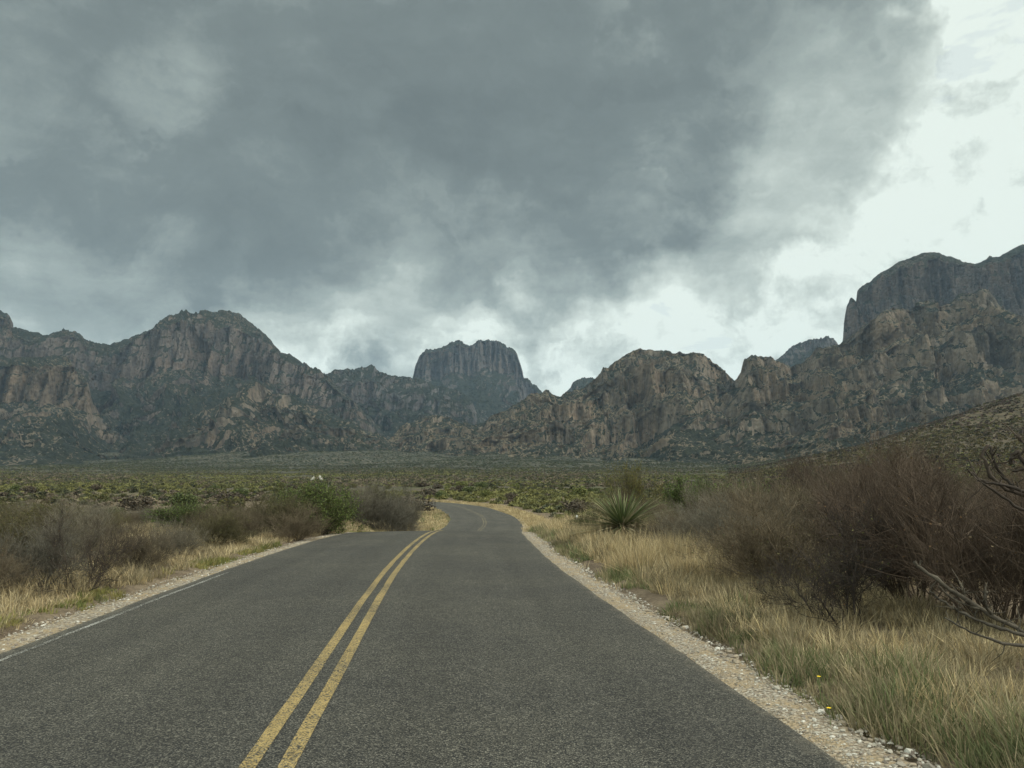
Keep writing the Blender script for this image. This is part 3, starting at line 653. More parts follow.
# hand-placed plants: (kind, px of the foot, distance, height, width factor, label, category)
def spot(px, Y):
    return (px-512)/F*Y*1.0, Y
HAND = [
 ('dark', 838, 8.9, 1.25, 1.05, 'dark branching shrub at the front of the right thicket, its bare trunk leaning left', 'shrub'),
 ('red', 905, 10.2, 1.65, 1.1, 'reddish brown bare shrub behind the fallen dead stems on the right', 'shrub'),
 ('red', 985, 8.6, 1.70, 1.1, 'tall reddish bare shrub at the right edge of the thicket', 'shrub'),
 ('red', 880, 12.2, 1.95, 1.0, 'tallest bare shrub rising above the right thicket', 'shrub'),
 ('brown', 770, 12.2, 1.35, 1.2, 'low brown twiggy shrub at the grass edge left of the dark branching shrub', 'shrub'),
 ('grey', 742, 15.5, 1.2, 1.3, 'grey twiggy shrub at the left end of the thicket beside the tall grass', 'shrub'),
 ('grey', 700, 17.5, 1.0, 1.3, 'low grey shrub to the right of the spiky sotol', 'shrub'),
 ('brown', 668, 19.5, 0.85, 1.3, 'low dark shrub just right below the spiky sotol', 'shrub'),
 ('yellow', 630, 50, 3.9, 0.45, 'yellow-green small tree standing up behind the sotol', 'small tree'),
 ('brown', 662, 25, 0.9, 1.2, 'low brown shrub touching the right side of the spiky sotol', 'shrub'),
 ('olive', 592, 27, 0.8, 1.3, 'low olive bush just left behind the spiky sotol', 'bush'),
 ('green', 690, 33, 2.0, 0.9, 'bright green bush behind the grass right of the sotol', 'bush'),
 ('green', 735, 36, 2.0, 1.0, 'green bush behind the left end of the thicket', 'bush'),
 ('lush', 320, 29, 1.65, 1.1, 'rounded bright green bush beside the left verge', 'bush'),
 ('olive', 282, 27, 1.3, 1.1, 'spiky yellow-green bush left of the bright green bush', 'bush'),
 ('brown', 300, 25, 1.0, 1.4, 'low rusty brown bush in front of the bright green bush', 'bush'),
 ('brown', 240, 24, 1.05, 1.2, 'broad brown bush on the left verge between olive shrubs', 'bush'),
 ('olive', 222, 21.5, 0.9, 1.2, 'low olive bush close to the grass on the left', 'bush'),
 ('grey', 362, 44, 2.3, 1.0, 'grey leafless bush right of the bright green bush', 'bush'),
 ('grey', 388, 45, 2.6, 1.05, 'large grey-green bush inside the left bend', 'bush'),
 ('grey', 405, 48, 2.3, 0.85, 'grey bush nearest the road inside the left bend', 'bush'),
 ('dark', 96, 12.2, 1.15, 0.85, 'dark stemmed shrub with a bare trunk near the left verge', 'shrub'),
 ('grey', 45, 12.5, 0.95, 1.2, 'pale grey leafless shrub near the left edge', 'shrub'),
 ('grey', 85, 16, 1.25, 0.95, 'tall silvery grey shrub behind the dark stemmed shrub', 'shrub'),
 ('olive', 45, 17, 1.2, 1.3, 'yellowish olive bush behind the pale grey shrub', 'bush'),
 ('brown', -10, 11.2, 0.8, 1.1, 'brown twiggy shrub at the left edge beside the grass', 'shrub'),
 ('grey', 180, 18.5, 0.8, 1.1, 'low grey shrub between grass tufts on the left', 'shrub'),
 ('brown', 146, 15.5, 0.85, 1.1, 'brown twiggy shrub right of the dark stemmed shrub', 'shrub'),
]
for (k, px, Y, h, wd, lab, cat) in HAND:
    x, y = spot(px, Y); USED.append((x, y, h*wd)); shrub(k, x, y, h, lab, cat, None, wd)
# the thicket right of the road
n = 0; tries = 0
while n < 84 and tries < 9000:
    tries += 1
    y = rngP.uniform(7.2, 46) if n < 56 else rngP.uniform(44, 78); x = rngP.uniform(3.6, 0.72*y+3)
    if x < 3.9+max(0, (y-10))*0.02+rngP.uniform(0, 1.2): continue
    if 545 < 512+F*x/y < 690 and y < 32: continue
    h = rngP.uniform(1.35, 1.95) if y < 22 else rngP.uniform(1.3, 2.3)
    if y > 18 and 512+F*x/y < 800: h *= 0.8
    if not free(x, y, 1.5): continue
    px = 512+F*x/y
    if px > 790: k = rngP.choice(['red', 'red', 'red', 'brown', 'dark'] if y < 20 else ['red', 'brown', 'olive'])
    else: k = rngP.choice(['grey', 'brown', 'olive', 'brown', 'red'])
    lab = {'red': 'reddish brown bare shrub tangled in the thicket right of the road', 'brown': 'brown twiggy shrub in the thicket right of the road', 'dark': 'dark branching shrub deep in the thicket right of the road',
           'grey': 'grey twiggy shrub in the scrub right of the road', 'olive': 'olive leafy bush in the scrub right of the road'}[k]
    shrub(k, x, y, h, lab, 'shrub' if k != 'olive' else 'bush', 'shrubs in the thicket right of the road', rngP.uniform(1.05, 1.3)); n += 1
# the scrub left of the road
n = 0; tries = 0
while n < 85 and tries < 8000:
    tries += 1
    y = rngP.uniform(8.5, 62); x = -rngP.uniform(5.4, 0.72*y+3)
    d_, _ = road_dist(np.array([x]), np.array([y]))
    if abs(d_[0]) < 5.9+rngP.uniform(0, 1.2) or (y > 30 and abs(d_[0]) < 6): continue
    if 300 < 512+F*x/y < 350 and y < 32: continue
    if not free(x, y, 1.35+y*0.012): continue
    h = rngP.uniform(0.6, 0.98)*(1 if y < 25 else 1.2)
    k = rngP.choice(['grey', 'grey', 'brown', 'olive', 'olive', 'dark', 'olive'] if y < 30 else ['grey', 'brown', 'olive', 'olive', 'green', 'olive'])
    if k == 'green' and 335 < 512+F*x/y < 450: k = 'olive'
    lab = {'red': 'reddish bare shrub in the scrub left of the road', 'brown': 'brown twiggy shrub in the scrub left of the road', 'dark': 'dark stemmed shrub in the scrub left of the road', 'green': 'green leafy bush in the scrub left of the road',
           'grey': 'grey leafless shrub in the scrub left of the road', 'olive': 'olive leafy bush in the scrub left of the road'}[k]
    shrub(k, x, y, h, lab, 'shrub' if k in ('grey', 'brown', 'red', 'dark') else 'bush', 'shrubs in the scrub left of the road', rngP.uniform(1.1, 1.5)); n += 1

# ------------------------------------------------------------------ middle distance: bushes one can count, then the far scrub as one mass
def clump(seed, n, cols, mat=None):
    rng = np.random.default_rng(seed)
    u = rng.normal(0, 1, (n, 3)); u /= np.linalg.norm(u, axis=1)[:, None]
    rr = rng.uniform(0.45, 1.0, n)**0.6
    lob = 1+0.35*np.sin(3*np.arctan2(u[:, 1], u[:, 0])+seed)
    pos = u*(rr*lob)[:, None]*np.array([0.62, 0.62, 0.5])+np.array([0, 0, 0.42])
    pos[:, 2] = np.maximum(pos[:, 2], 0.02)
    return leaf_mesh('foliage', rng, pos, 0.085, cols, mat or M_scrub, 1.6)
FARK = {'green_bush': [clump(i, 1500, [(0.068, 0.082, 0.030), (0.052, 0.066, 0.026), (0.09, 0.10, 0.036)]) for i in range(3)],
        'olive_bush': [clump(10+i, 1300, OLIVE+[(0.055, 0.062, 0.03)]) for i in range(3)],
        'brown_bush': [clump(20+i, 1200, [(0.075, 0.058, 0.042), (0.10, 0.08, 0.055), (0.055, 0.046, 0.036)]) for i in range(3)],
        'yellow_green_bush': [clump(30+i, 1300, [(0.11, 0.118, 0.036), (0.088, 0.10, 0.032), (0.14, 0.134, 0.05)]) for i in range(2)]}
for lst in FARK.values():
    pass
n = 0; tries = 0
while n < 100 and tries < 9000:
    tries += 1
    y = 78+150*rngP.random()**1.2; a_ = rngP.uniform(-0.72, 0.72); x = a_*y
    d_, _ = road_dist(np.array([x]), np.array([y]))
    if abs(d_[0]) < 6.5: continue
    if y < 62 and x < 0: continue
    if not free(x, y, 2.2): continue
    px = 512+F*a_
    k = rngP.choice(['green_bush', 'brown_bush', 'yellow_green_bush', 'olive_bush'] if 440 < px < 640 else ['olive_bush', 'brown_bush', 'olive_bush', 'green_bush', 'brown_bush'])
    side = 'straight ahead beyond the bend' if 440 < px < 640 else ('far left beyond the roadside scrub' if px <= 440 else 'far right behind the thicket')
    o = link(k, rngP.choice(FARK[k])); h = rngP.uniform(1.1, 1.9)
    o.location = (x, y, gz(x, y)); o.rotation_euler[2] = rngP.uniform(0, 6.28); o.scale = (h*rngP.uniform(1.1, 1.6), h*rngP.uniform(1.1, 1.6), h*0.95)
    lab = {'green_bush': 'rounded green bush', 'olive_bush': 'olive rounded bush', 'brown_bush': 'brown rounded bush', 'yellow_green_bush': 'bright yellow-green bush'}[k]+' on the plain '+side
    props(o, lab, 'bush', 'bushes on the plain beyond the roadside'); n += 1

def scrub_mass(name, label, N, y0, y1, amax, seed, pw, size, tri, keep=None, dull=1.0):
    rng = np.random.default_rng(seed)
    y = y0*(y1/y0)**(rng.random(N)**pw); a_ = rng.uniform(*(keep or (-amax, amax)), N); x = a_*y
    d_, _ = road_dist(x, y)
    ok = np.abs(d_) > 7
    cl_ = fbm(x/38, y/70, 4, seed)
    ok &= (cl_ > -0.42)&(rng.random(N) < 0.85+cl_*1.1)
    x, y, cl_ = x[ok], y[ok], cl_[ok]; N = len(x); z = terrain(x, y)
    sz = rng.uniform(*size, N)*(0.7+y/y1*0.9)
    pal = np.array([(0.068, 0.072, 0.032), (0.100, 0.102, 0.040), (0.135, 0.134, 0.048), (0.082, 0.068, 0.048), (0.120, 0.100, 0.070), (0.045, 0.050, 0.028), (0.155, 0.130, 0.085)])
    big = fbm(x/60+9, y/110, 3, seed+5)
    pi = np.clip((3.0+big*3.5+rng.normal(0, 1.6, N)).astype(int), 0, 6)
    base = pal[np.array([2, 1, 0, 5, 3, 4, 6])[pi]]*rng.uniform(0.75, 1.2, (N, 1))
    dk = (sstep(450, 1250, y)*0.75)[:, None]; base = base*(1-dk)+np.array([0.034, 0.042, 0.027])*rng.uniform(0.6, 1.5, (N, 1))*dk    # grey creosote and juniper take over up the slope
    base = base*dull*np.array([1.0, 0.95-0.13*(dull < 1), 0.97])
    u = rng.normal(0, 1, (N, tri, 3)); u /= np.linalg.norm(u, axis=2)[..., None]; u[..., 2] = np.abs(u[..., 2])
    ctr = u*np.array([0.8, 0.8, 0.62])*rng.uniform(0.5, 1, (N, tri, 1))*sz[:, None, None]
    ctr += np.stack([x, y, z], -1)[:, None]
    e1 = rng.normal(0, 1, (N, tri, 3)); e2 = rng.normal(0, 1, (N, tri, 3))
    k_ = sz[:, None, None]*(0.22 if tri > 50 else 0.30)
    e1 = e1/np.linalg.norm(e1, axis=2)[..., None]*k_; e2 = e2/np.linalg.norm(e2, axis=2)[..., None]*k_
    V = np.stack([ctr-e1, ctr+e1*0.6+e2, ctr+e1*0.5-e2], 2).reshape(-1, 3)
    c = np.repeat(base[:, None]*rng.uniform(0.75, 1.25, (N, tri, 1)), 3, 1).reshape(-1, 3) if False else np.repeat((base[:, None]*rng.uniform(0.75, 1.25, (N, tri, 1))).reshape(-1, 3), 3, 0)
    nt_ = N*tri
    o = link(name, fast_mesh(name, V, np.arange(nt_*3), np.arange(nt_)*3, np.full(nt_, 3), M_scrub, colors=c)); props(o, label, 'scrub', kind='stuff')
scrub_mass('desert_scrub', 'low grey-green scrub covering the near plain', 8200, 60, 330, 0.78, 5, 0.8, (0.6, 1.1), 90)
scrub_mass('desert_scrub', 'distant green and brown scrub covering the plain to the foothills', 68000, 230, 2150, 0.80, 6, 0.75, (0.8, 1.8), 22)
scrub_mass('desert_scrub', 'dark scrub on the outwash slopes at the foot of the mountains', 30000, 950, 2150, 0.80, 8, 0.9, (1.2, 2.4), 14)
scrub_mass('desert_scrub', 'olive scrub dotted over the low hill rising at the right', 30000, 150, 1000, 0.80, 7, 0.8, (0.6, 1.6), 24, (0.28, 0.82), 0.62)

# ------------------------------------------------------------------ grass
def grass(name, label, cat, pos, hts, cols, seed, blades=26, rad_=0.10, lean=0.45, width=0.0031):
    rng = np.random.default_rng(seed); N = len(pos); n = N*blades
    hts = hts*np.clip(0.85+1.0*fbm(pos[:, 0]/0.8, pos[:, 1]/0.8, 3, seed+9), 0.35, 1.6)
    cols = cols*(1+0.45*fbm(pos[:, 0]/1.3, pos[:, 1]/1.3, 3, seed+19))[:, None]
    r_ = rad_*np.sqrt(rng.random(n)); th = rng.uniform(0, 2*math.pi, n)
    P = np.repeat(pos, blades, 0); H = np.repeat(hts, blades)*rng.uniform(0.45, 1.1, n)
    P = P+np.stack([r_*np.cos(th), r_*np.sin(th), np.zeros(n)], -1)
    la = th+rng.normal(0, 0.9, n); ln = np.abs(rng.normal(0, lean, n))+0.05; ln = np.where(rng.random(n) < 0.10, rng.uniform(0.9, 1.5, n), ln)   # one in ten is broken down
    D = np.stack([np.cos(la)*np.sin(ln), np.sin(la)*np.sin(ln), np.cos(ln)], -1)
    bend = np.stack([np.cos(la), np.sin(la), -0.5*np.ones(n)], -1)*rng.uniform(0.0, 0.35, n)[:, None]
    sa = rng.uniform(0, 2*math.pi, n); dist = np.hypot(P[:, 0], P[:, 1])
    wd = width*(1+dist/14)*rng.uniform(0.7, 1.3, n)
    Sd = np.stack([np.cos(sa), np.sin(sa), np.zeros(n)], -1)*wd[:, None]
    m1 = P+D*(H*0.5)[:, None]+bend*(H*0.2)[:, None]; tp = P+D*H[:, None]+bend*(H*0.75)[:, None]
    P0 = P-np.array([0, 0, 0.03])
    V = np.stack([P0-Sd, P0+Sd, m1+Sd*0.8, m1-Sd*0.8, tp], 1).reshape(-1, 3)
    b = np.arange(n)*5
    loops = np.stack([b, b+1, b+2, b+3, b+3, b+2, b+4], 1).ravel()
    starts = np.stack([np.arange(n)*7, np.arange(n)*7+4], 1).ravel(); tot = np.tile([4, 3], n)
    C = np.repeat(cols, blades, 0)*rng.uniform(0.72, 1.25, (n, 1))
    o = link(name, fast_mesh(name, V, loops, starts, tot, M_grass, colors=np.repeat(C, 5, 0))); props(o, label, cat, kind='stuff')
def onroad(yy, d):
    f = np.interp(yy, LY, np.arange(len(LY))); ip = lambda a: np.interp(f, np.arange(len(LY)), a)
    return ip(LX)+ip(NX)*d, ip(LY)+ip(NY)*d, ip(LZ)
def tufts(N, y0, y1, dlo, dhi, seed, pw=1.0, patch=0.0, power=1.0):
    rng = np.random.default_rng(seed)
    yy = y0+(y1-y0)*rng.random(N)**pw
    d = dlo+(dhi-dlo)*rng.random(N)**power
    x, y, _z = onroad(yy, d)
    ok = np.abs(x/np.maximum(y, 0.5)) < 0.80
    if patch: ok &= fbm(x/1.7, y/1.7, 3, seed) > patch
    lo_ = min(abs(dlo), abs(dhi)); ok &= np.abs(d) > lo_+0.30*(fbm(yy/0.9, yy*0+seed, 3, seed)+0.2)
    x, y, d = x[ok], y[ok], d[ok]
    return np.stack([x, y, terrain(x, y)], -1), d, rng
def pick(rng, n, pal, jit=0.12):
    pal = np.array(pal); return pal[rng.integers(len(pal), size=n)]*rng.uniform(1-jit, 1+jit, (n, 1))
STRAW = [(0.40, 0.31, 0.165), (0.34, 0.26, 0.14), (0.46, 0.37, 0.215), (0.30, 0.235, 0.13)]
DULL = [(0.24, 0.195, 0.115), (0.20, 0.165, 0.10), (0.29, 0.235, 0.14)]
GRN = [(0.115, 0.13, 0.055), (0.15, 0.155, 0.07), (0.10, 0.115, 0.05), (0.20, 0.185, 0.095)]
# right verge
p_, d_, rg = tufts(5600, 2.6, 60, 4.3, 7.2, 21, 1.7, -0.45); n_ = len(p_)
grass('dry_grass', 'tall dry straw grass on the right verge', 'grass', p_, np.where(p_[:, 1] > 13, 0.48, 0.29)*rg.uniform(0.6, 1.2, n_), pick(rg, n_, STRAW+DULL+DULL), 31, 30, 0.12, 0.5)
p_, d_, rg = tufts(4200, 2.6, 62, 3.82, 4.9, 22, 1.7, -0.3); n_ = len(p_)
grass('green_grass', 'short green grass tufts along the right gravel shoulder', 'grass', p_, 0.26*rg.uniform(0.5, 1.3, n_), pick(rg, n_, GRN+DULL), 32, 26, 0.10, 0.4)
p_, d_, rg = tufts(2600, 13, 60, 4.3, 7.5, 23, 1.3); n_ = len(p_)
grass('dry_grass', 'pale yellow grass stand in front of the spiky sotol', 'grass', p_, 0.62*rg.uniform(0.6, 1.15, n_), pick(rg, n_, STRAW), 33, 30, 0.16, 0.3)
p_, d_, rg = tufts(5200, 4, 50, 6.4, 18, 24, 1.5, -0.25); n_ = len(p_)
grass('dry_grass', 'dull brown grass under the right thicket', 'grass', p_, 0.50*rg.uniform(0.5, 1.2, n_), pick(rg, n_, DULL+[(0.15, 0.115, 0.07)]), 34, 22, 0.18, 0.55)
# left verge
p_, d_, rg = tufts(5200, 5, 66, -6.3, -4.1, 25, 1.4, -0.5); n_ = len(p_)
grass('dry_grass', 'short straw grass strip along the left verge', 'grass', p_, 0.25*rg.uniform(0.4, 1.3, n_), pick(rg, n_, [tuple(0.85*q for q in c_) for c_ in STRAW]+DULL), 35, 20, 0.13, 0.5)
p_, d_, rg = tufts(1900, 5, 66, -4.4, -3.85, 26, 1.4, -0.1); n_ = len(p_)
grass('green_grass', 'yellow-green grass fringe along the left gravel shoulder', 'grass', p_, 0.12*rg.uniform(0.5, 1.3, n_), pick(rg, n_, [(0.17, 0.16, 0.05), (0.14, 0.15, 0.05), (0.22, 0.19, 0.07)]), 36, 26, 0.09)
p_, d_, rg = tufts(6500, 7, 66, -19, -5.3, 27, 1.4, -0.2); n_ = len(p_)
grass('dry_grass', 'dull straw grass between the shrubs left of the road', 'grass', p_, 0.48*rg.uniform(0.5, 1.2, n_), pick(rg, n_, STRAW[1:]+DULL+[(0.17, 0.13, 0.085)]), 37, 22, 0.18, 0.4)
# beyond the dip
p_, d_, rg = tufts(3000, 60, 125, 3.4, 6.0, 28); n_ = len(p_)
grass('dry_grass', 'thin straw grass line on the outside of the far bend', 'grass', p_, 0.28*rg.uniform(0.5, 1.2, n_), pick(rg, n_, STRAW), 38, 16, 0.25)
p_, d_, rg = tufts(2800, 40, 122, -7, -3.35, 29); n_ = len(p_)
grass('dry_grass', 'straw grass on the inside of the far bend', 'grass', p_, 0.3*rg.uniform(0.5, 1.2, n_), pick(rg, n_, STRAW+GRN[:1]), 39, 16, 0.25)

# ------------------------------------------------------------------ loose stones on the shoulders
def pebbles(name, label, N, y0, y1, dlo, dhi, seed, s0, s1):
    rng = np.random.default_rng(seed)
    yy = y0+(y1-y0)*rng.random(N)**2.2; d = rng.uniform(dlo, dhi, N)+rng.normal(0, 0.04, N); x, y, zl = onroad(yy, d)
    z = zl-0.018*np.abs(d)-0.016-0.1*np.maximum(0, np.abs(d)-3.72)
    g_ = (1+5**0.5)/2
    ico = np.array([(-1, g_, 0), (1, g_, 0), (-1, -g_, 0), (1, -g_, 0), (0, -1, g_), (0, 1, g_), (0, -1, -g_), (0, 1, -g_), (g_, 0, -1), (g_, 0, 1), (-g_, 0, -1), (-g_, 0, 1)])/1.9
    fc = np.array([(0, 11, 5), (0, 5, 1), (0, 1, 7), (0, 7, 10), (0, 10, 11), (1, 5, 9), (5, 11, 4), (11, 10, 2), (10, 7, 6), (7, 1, 8), (3, 9, 4), (3, 4, 2), (3, 2, 6), (3, 6, 8), (3, 8, 9), (4, 9, 5), (2, 4, 11), (6, 2, 10), (8, 6, 7), (9, 8, 1)])
    sz = s0+(s1-s0)*rng.random(N)**2.5
    sc = sz[:, None, None]*rng.uniform(0.6, 1.2, (N, 1, 3))*np.array([1, 1, 0.65])
    V = ico[None]*sc*rng.uniform(0.75, 1.2, (N, 12, 1))
    a_ = rng.uniform(0, 6.28, N); ca, sa = np.cos(a_)[:, None], np.sin(a_)[:, None]
    V = np.stack([V[..., 0]*ca-V[..., 1]*sa, V[..., 0]*sa+V[..., 1]*ca, V[..., 2]], -1)+np.stack([x, y, z+sz*0.2], -1)[:, None]
    Fc = (fc[None]+np.arange(N)[:, None, None]*12).reshape(-1); nf = N*20
    c = np.repeat(pick(rng, N, [(0.27, 0.245, 0.20), (0.21, 0.185, 0.15), (0.38, 0.355, 0.305), (0.15, 0.125, 0.10), (0.25, 0.205, 0.15)], 0.2), 12, 0)
    o = link(name, fast_mesh(name, V.reshape(-1, 3), Fc, np.arange(nf)*3, np.full(nf, 3), M_stone, colors=c)); props(o, label, 'gravel', kind='stuff')
pebbles('gravel', 'loose pale stones along the right shoulder', 11000, 2.4, 45, 3.5, 4.12, 41, 0.005, 0.022)
pebbles('gravel', 'loose pale stones along the left shoulder', 7000, 5, 36, -4.18, -3.35, 42, 0.006, 0.024)
pebbles('gravel', 'larger loose stones along the outer edge of the right shoulder', 420, 2.4, 30, 3.7, 4.3, 44, 0.02, 0.05)
pebbles('gravel', 'fine grit scattered along the right edge of the asphalt', 9000, 2.4, 30, 3.22, 3.6, 43, 0.004, 0.011)

# ------------------------------------------------------------------ spiky sotol
def ribbon_leaves(name, rng, n, el_lo, el_hi, L0, L1, wdt, cols, droop, core, mat):
    V = []; C = []; loops = []; starts = []; tot = []; 
    for i in range(n):
        az = rng.uniform(0, 2*math.pi); el = R(rng.uniform(el_lo, el_hi)); L = rng.uniform(L0, L1)
        d = np.array([math.cos(az)*math.cos(el), math.sin(az)*math.cos(el), math.sin(el)])
        sd = unit(np.cross(d, [0, 0, 1.001])); b0 = len(V); p0 = np.array(core)+d*0.06
        c = np.array(cols[rng.integers(len(cols))])*rng.uniform(0.75, 1.25)
        for j, q in enumerate((0, 0.33, 0.68, 1.0)):
            pt = p0+d*L*q+np.array([0, 0, -droop*L*q*q])
            ww = wdt*(1, 0.85, 0.55, 0.06)[j]
            V += [pt-sd*ww, pt+np.cross(sd, d)*ww*0.35*(-1), pt+sd*ww]; C += [c]*3
        for j in range(3):
            for e in range(2):
                starts.append(len(loops)); tot.append(4)
                loops += [b0+j*3+e, b0+j*3+e+1, b0+(j+1)*3+e+1, b0+(j+1)*3+e]
    return fast_mesh(name, np.array(V), loops, starts, tot, mat, colors=np.array(C))
def sotol(x, y, s, label, seed, cat='sotol'):
    rng = np.random.default_rng(seed)
    root = bpy.data.objects.new('sotol_plant', None); COL.objects.link(root); root.location = (x, y, gz(x, y)); root.scale = (s*1.4, s*1.4, s*0.88)
    props(root, label, cat)
    link('leaves', ribbon_leaves('leaves', rng, 520, -14, 78, 0.6, 1.25, 0.011, [(0.085, 0.105, 0.04), (0.11, 0.13, 0.05), (0.16, 0.165, 0.08), (0.065, 0.085, 0.035), (0.22, 0.19, 0.11)], 0.14, (0, 0, 0.42), M_leaf), root)
    link('dead_leaves', ribbon_leaves('dead_leaves', rng, 170, -28, 24, 0.65, 1.05, 0.016, [(0.30, 0.245, 0.15), (0.24, 0.19, 0.115), (0.36, 0.30, 0.19)], 0.22, (0, 0, 0.38), M_leaf), root)['label'] = 'tan dead leaves drooping round the base'
    mb = MB(); mb.tube([np.array([0, 0, -0.1]), np.array([0, 0, 0.25]), np.array([0.01, 0, 0.46])], [0.15, 0.14, 0.09], 10, True)
    link('trunk', mb.mesh('trunk', B_dark), root)
sotol(*spot(621, 22), 1.25, 'large spiky green sotol with tan dead skirt in the right verge grass', 61)

# ------------------------------------------------------------------ dead stems at the right edge
def ropy(mb, pix, r0, r1, seed, sides=8):
    rng = np.random.default_rng(seed)
    pts = [at(*q) for q in pix]; n = 22
    tt = np.linspace(0, len(pts)-1, n); arr = np.array(pts); out = []
    for u in tt:
        j = min(int(u), len(pts)-2); f = u-j
        q0 = arr[max(j-1, 0)]; q1 = arr[j]; q2 = arr[j+1]; q3 = arr[min(j+2, len(pts)-1)]
        out.append(0.5*((2*q1)+(q2-q0)*f+(2*q0-5*q1+4*q2-q3)*f*f+(3*q1-q0-3*q2+q3)*f**3))
    out = [o+rng.normal(0, r0*0.24, 3) for o in out]
    mb.tube(out, np.linspace(r0, r1, n)*rng.uniform(0.62, 1.05, n), sides, True)
def dead(name, label, cat, base, main, twigs, mat, seed):
    mb = MB()
    for i, (pix, r0, r1) in enumerate(main): ropy(mb, pix, r0, r1, seed+i)
    root = link(name, None, None, base)
    props(root, label, cat)
    rt = np.random.default_rng(seed+200)
    for pix, r0, r1 in main+twigs:                                  # short broken side twigs
        for _ in range(7):
            u = rt.uniform(0.1, 1)*(len(pix)-1.001); j = int(u); q = np.array(pix[j])*(1-u+j)+np.array(pix[j+1])*(u-j)
            p0 = at(*q); d = unit(rt.normal(0, 1, 3)+np.array([0, 0, 0.7])); L = rt.uniform(0.05, 0.22)
            mb.tube([p0, p0+d*L*0.5+rt.normal(0, 0.012, 3), p0+d*L+rt.normal(0, 0.03, 3)], [r1*0.55, r1*0.4, r1*0.2], 4, True)
    mb.v = [v_-np.array(base) for v_ in mb.v]; link('trunk', mb.mesh('trunk', mat), root)
    for i, (pix, r0, r1) in enumerate(twigs):
        tb = MB(); ropy(tb, pix, r0, r1, seed+50+i, 6); tb.v = [v_-np.array(base) for v_ in tb.v]; link('branch', tb.mesh('branch', mat), root)
b0 = at(1085, 640, 6.6); b0[2] = gz(b0[0], b0[1])-0.02
dead('dead_cactus', 'fallen grey dead cholla stems lying in the grass at the lower right', 'dead cholla', tuple(b0),
  [([(1085, 640, 6.6), (1030, 634, 6.7), (985, 612, 6.8), (945, 585, 6.9), (914, 561, 7.0)], 0.032, 0.018)],
  [([(1040, 640, 6.5), (1000, 628, 6.5), (960, 612, 6.6), (930, 592, 6.6)], 0.022, 0.012), ([(1000, 620, 6.8), (988, 610, 6.75), (985, 600, 6.7), (987, 592, 6.7)], 0.017, 0.012),
   ([(965, 598, 6.9), (963, 590, 6.9), (960, 582, 6.95)], 0.015, 0.010), ([(1060, 650, 6.4), (1015, 645, 6.4), (975, 634, 6.4), (945, 618, 6.5)], 0.018, 0.010), ([(980, 609, 6.8), (955, 600, 6.9), (938, 585, 7.0)], 0.012, 0.008)], B_pale, 71)
b1 = at(1120, 640, 6.3); b1[2] = gz(b1[0], b1[1])-0.02
dead('dead_cactus', 'standing dead cholla with upturned grey arms at the right edge', 'dead cholla', tuple(b1),
  [([(1120, 640, 6.3), (1100, 560, 6.3), (1060, 505, 6.3), (1024, 494, 6.3), (1000, 485, 6.3), (988, 470, 6.3), (984, 455, 6.3), (986, 446, 6.3)], 0.034, 0.013)],
  [([(1024, 494, 6.3), (1004, 478, 6.4), (994, 462, 6.4), (990, 446, 6.4)], 0.018, 0.011), ([(1050, 505, 6.3), (1015, 488, 6.2), (985, 482, 6.2), (970, 472, 6.2)], 0.018, 0.010),
   ([(1060, 520, 6.2), (1020, 508, 6.2), (990, 488, 6.2), (975, 476, 6.2), (968, 470, 6.2)], 0.016, 0.009), ([(1100, 540, 6.3), (1050, 480, 6.3), (1026, 464, 6.3), (1018, 452, 6.3), (1012, 456, 6.3), (1010, 464, 6.3)], 0.026, 0.015),
   ([(1040, 470, 6.3), (1030, 448, 6.3), (1020, 440, 6.3), (1018, 436, 6.3)], 0.020, 0.012), ([(1050, 480, 6.3), (1030, 470, 6.3), (1014, 471, 6.3)], 0.016, 0.010)], B_dark, 81)

# ------------------------------------------------------------------ small things
M_yel, t, b = material('yellow_petals', 0.6); b.inputs['Base Color'].default_value = (0.62, 0.42, 0.02, 1)
M_stem, t, b = material('green_stem', 0.8); b.inputs['Base Color'].default_value = (0.09, 0.12, 0.04, 1)
def flower(px, Y, h, label):
    x, y = spot(px, Y); root = link('wildflower', None, None, (x, y, gz(x, y))); props(root, label, 'flower', 'yellow wildflowers')
    mb = MB(); mb.tube([np.array([0, 0, -0.02]), np.array([0.01, 0, h*0.5]), np.array([0, -0.01, h])], [0.003, 0.0025, 0.002], 5); link('stem', mb.mesh('stem', M_stem), root)
    V = []; Fq = []
    for k in range(9):
        a_ = 2*math.pi*k/9; d = np.array([math.cos(a_), math.sin(a_)*0.8, 0.25+0.1*math.sin(a_)]); s_ = np.array([-math.sin(a_), math.cos(a_), 0])
        o_ = np.array([0, -0.01, h]); n0 = len(V)
        V += [o_+d*0.004-s_*0.003, o_+d*0.004+s_*0.003, o_+d*0.013+s_*0.005, o_+d*0.018, o_+d*0.013-s_*0.005]; Fq.append((n0, n0+1, n0+2, n0+3, n0+4))
    me = bpy.data.meshes.new('petals'); me.from_pydata([tuple(q) for q in V], [], Fq); me.materials.append(M_yel); link('petals', me, root)
flower(814, 5.6, 0.20, 'yellow wildflower lowest beside the right gravel shoulder')
flower(806, 6.3, 0.22, 'small yellow wildflower behind the lower yellow flower')
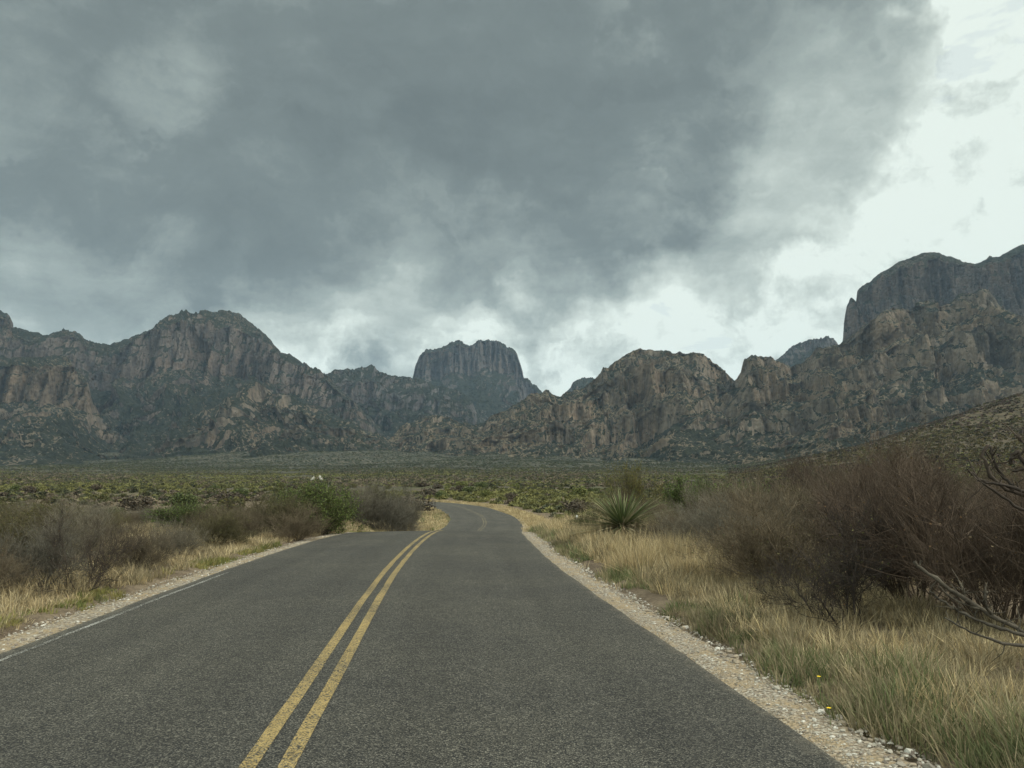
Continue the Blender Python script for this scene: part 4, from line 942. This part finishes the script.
# white marker stake
M_wht, t, b = material('white_marker_paint', 0.6); b.inputs['Base Color'].default_value = (0.72, 0.72, 0.68, 1)
x, y = spot(576, 44); root = link('marker_stake', None, None, (x, y, gz(x, y))); props(root, 'small white marker stake showing above the right verge grass', 'stake')
mb = MB(); q4 = [0.05*math.sqrt(2)]*2; mb.tube([np.array([0, 0, -0.2]), np.array([0, 0, 1.02])], q4, 4, True); link('post', mb.mesh('post', M_wht, False), root)
mb = MB(); mb.tube([np.array([0, 0, 1.02]), np.array([0, 0, 1.10])], [0.07, 0.015], 4, True); link('cap', mb.mesh('cap', M_wht, False), root)
# pale boulders on the plain
def boulder(px, Y, sx_, sy_, sz_, tilt, seed, label):
    x, y = spot(px, Y); rng = np.random.default_rng(seed)
    u, v_ = np.meshgrid(np.linspace(0, math.pi, 14), np.linspace(0, 2*math.pi, 22, endpoint=False), indexing='ij')
    d = np.stack([np.sin(u)*np.cos(v_), np.sin(u)*np.sin(v_), np.cos(u)], -1)
    rr = 1+0.35*fbm(d[..., 0]*1.6+seed, d[..., 1]*1.6+d[..., 2]*1.3, 4, seed)
    P = d*rr[..., None]*np.array([sx_, sy_, sz_]); P[..., 0] += P[..., 2]*tilt; P[..., 2] += sz_*0.7
    o = link('boulder', grid_mesh('boulder', P, M_bould, False, True), None, (x, y, gz(x, y))); props(o, label, 'boulder')
M_bould, t, b = material('pale_limestone', 0.95)
co = t.new('ShaderNodeTexCoord').outputs['Object']; n = t.noise(co, 1.5, 6, 0.7).outputs[0]
t.put(b.inputs['Base Color'], t.mix(n, (0.22, 0.205, 0.165), (0.40, 0.38, 0.32)))
boulder(314, 330, 0.75, 0.8, 1.2, 0.5, 3, 'pale boulder on the plain above the green bush, left of two')
boulder(322.5, 332, 0.65, 0.8, 1.5, -0.5, 4, 'pale boulder on the plain above the green bush, right of two')

# ------------------------------------------------------------------ air
HZ = 9600
V = [(x, y, z) for z in (-9, 1500) for (x, y) in ((-HZ, -HZ), (HZ, -HZ), (HZ, HZ), (-HZ, HZ))]
me = bpy.data.meshes.new('haze'); me.from_pydata(V, [], [(0, 3, 2, 1), (4, 5, 6, 7), (0, 1, 5, 4), (1, 2, 6, 5), (2, 3, 7, 6), (3, 0, 4, 7)])
mh = bpy.data.materials.new('haze_air'); mh.use_nodes = True; nt = mh.node_tree
nt.nodes.remove(nt.nodes['Principled BSDF'])
pv = nt.nodes.new('ShaderNodeVolumePrincipled'); pv.inputs['Density'].default_value = 2.7e-5; pv.inputs['Color'].default_value = (0.52, 0.74, 0.98, 1); pv.inputs['Anisotropy'].default_value = 0.0
nt.links.new(pv.outputs[0], nt.nodes['Material Output'].inputs['Volume']); me.materials.append(mh)
hz = link('haze', me); props(hz, 'thin bluish air between the road and the mountains', 'haze', kind='stuff')
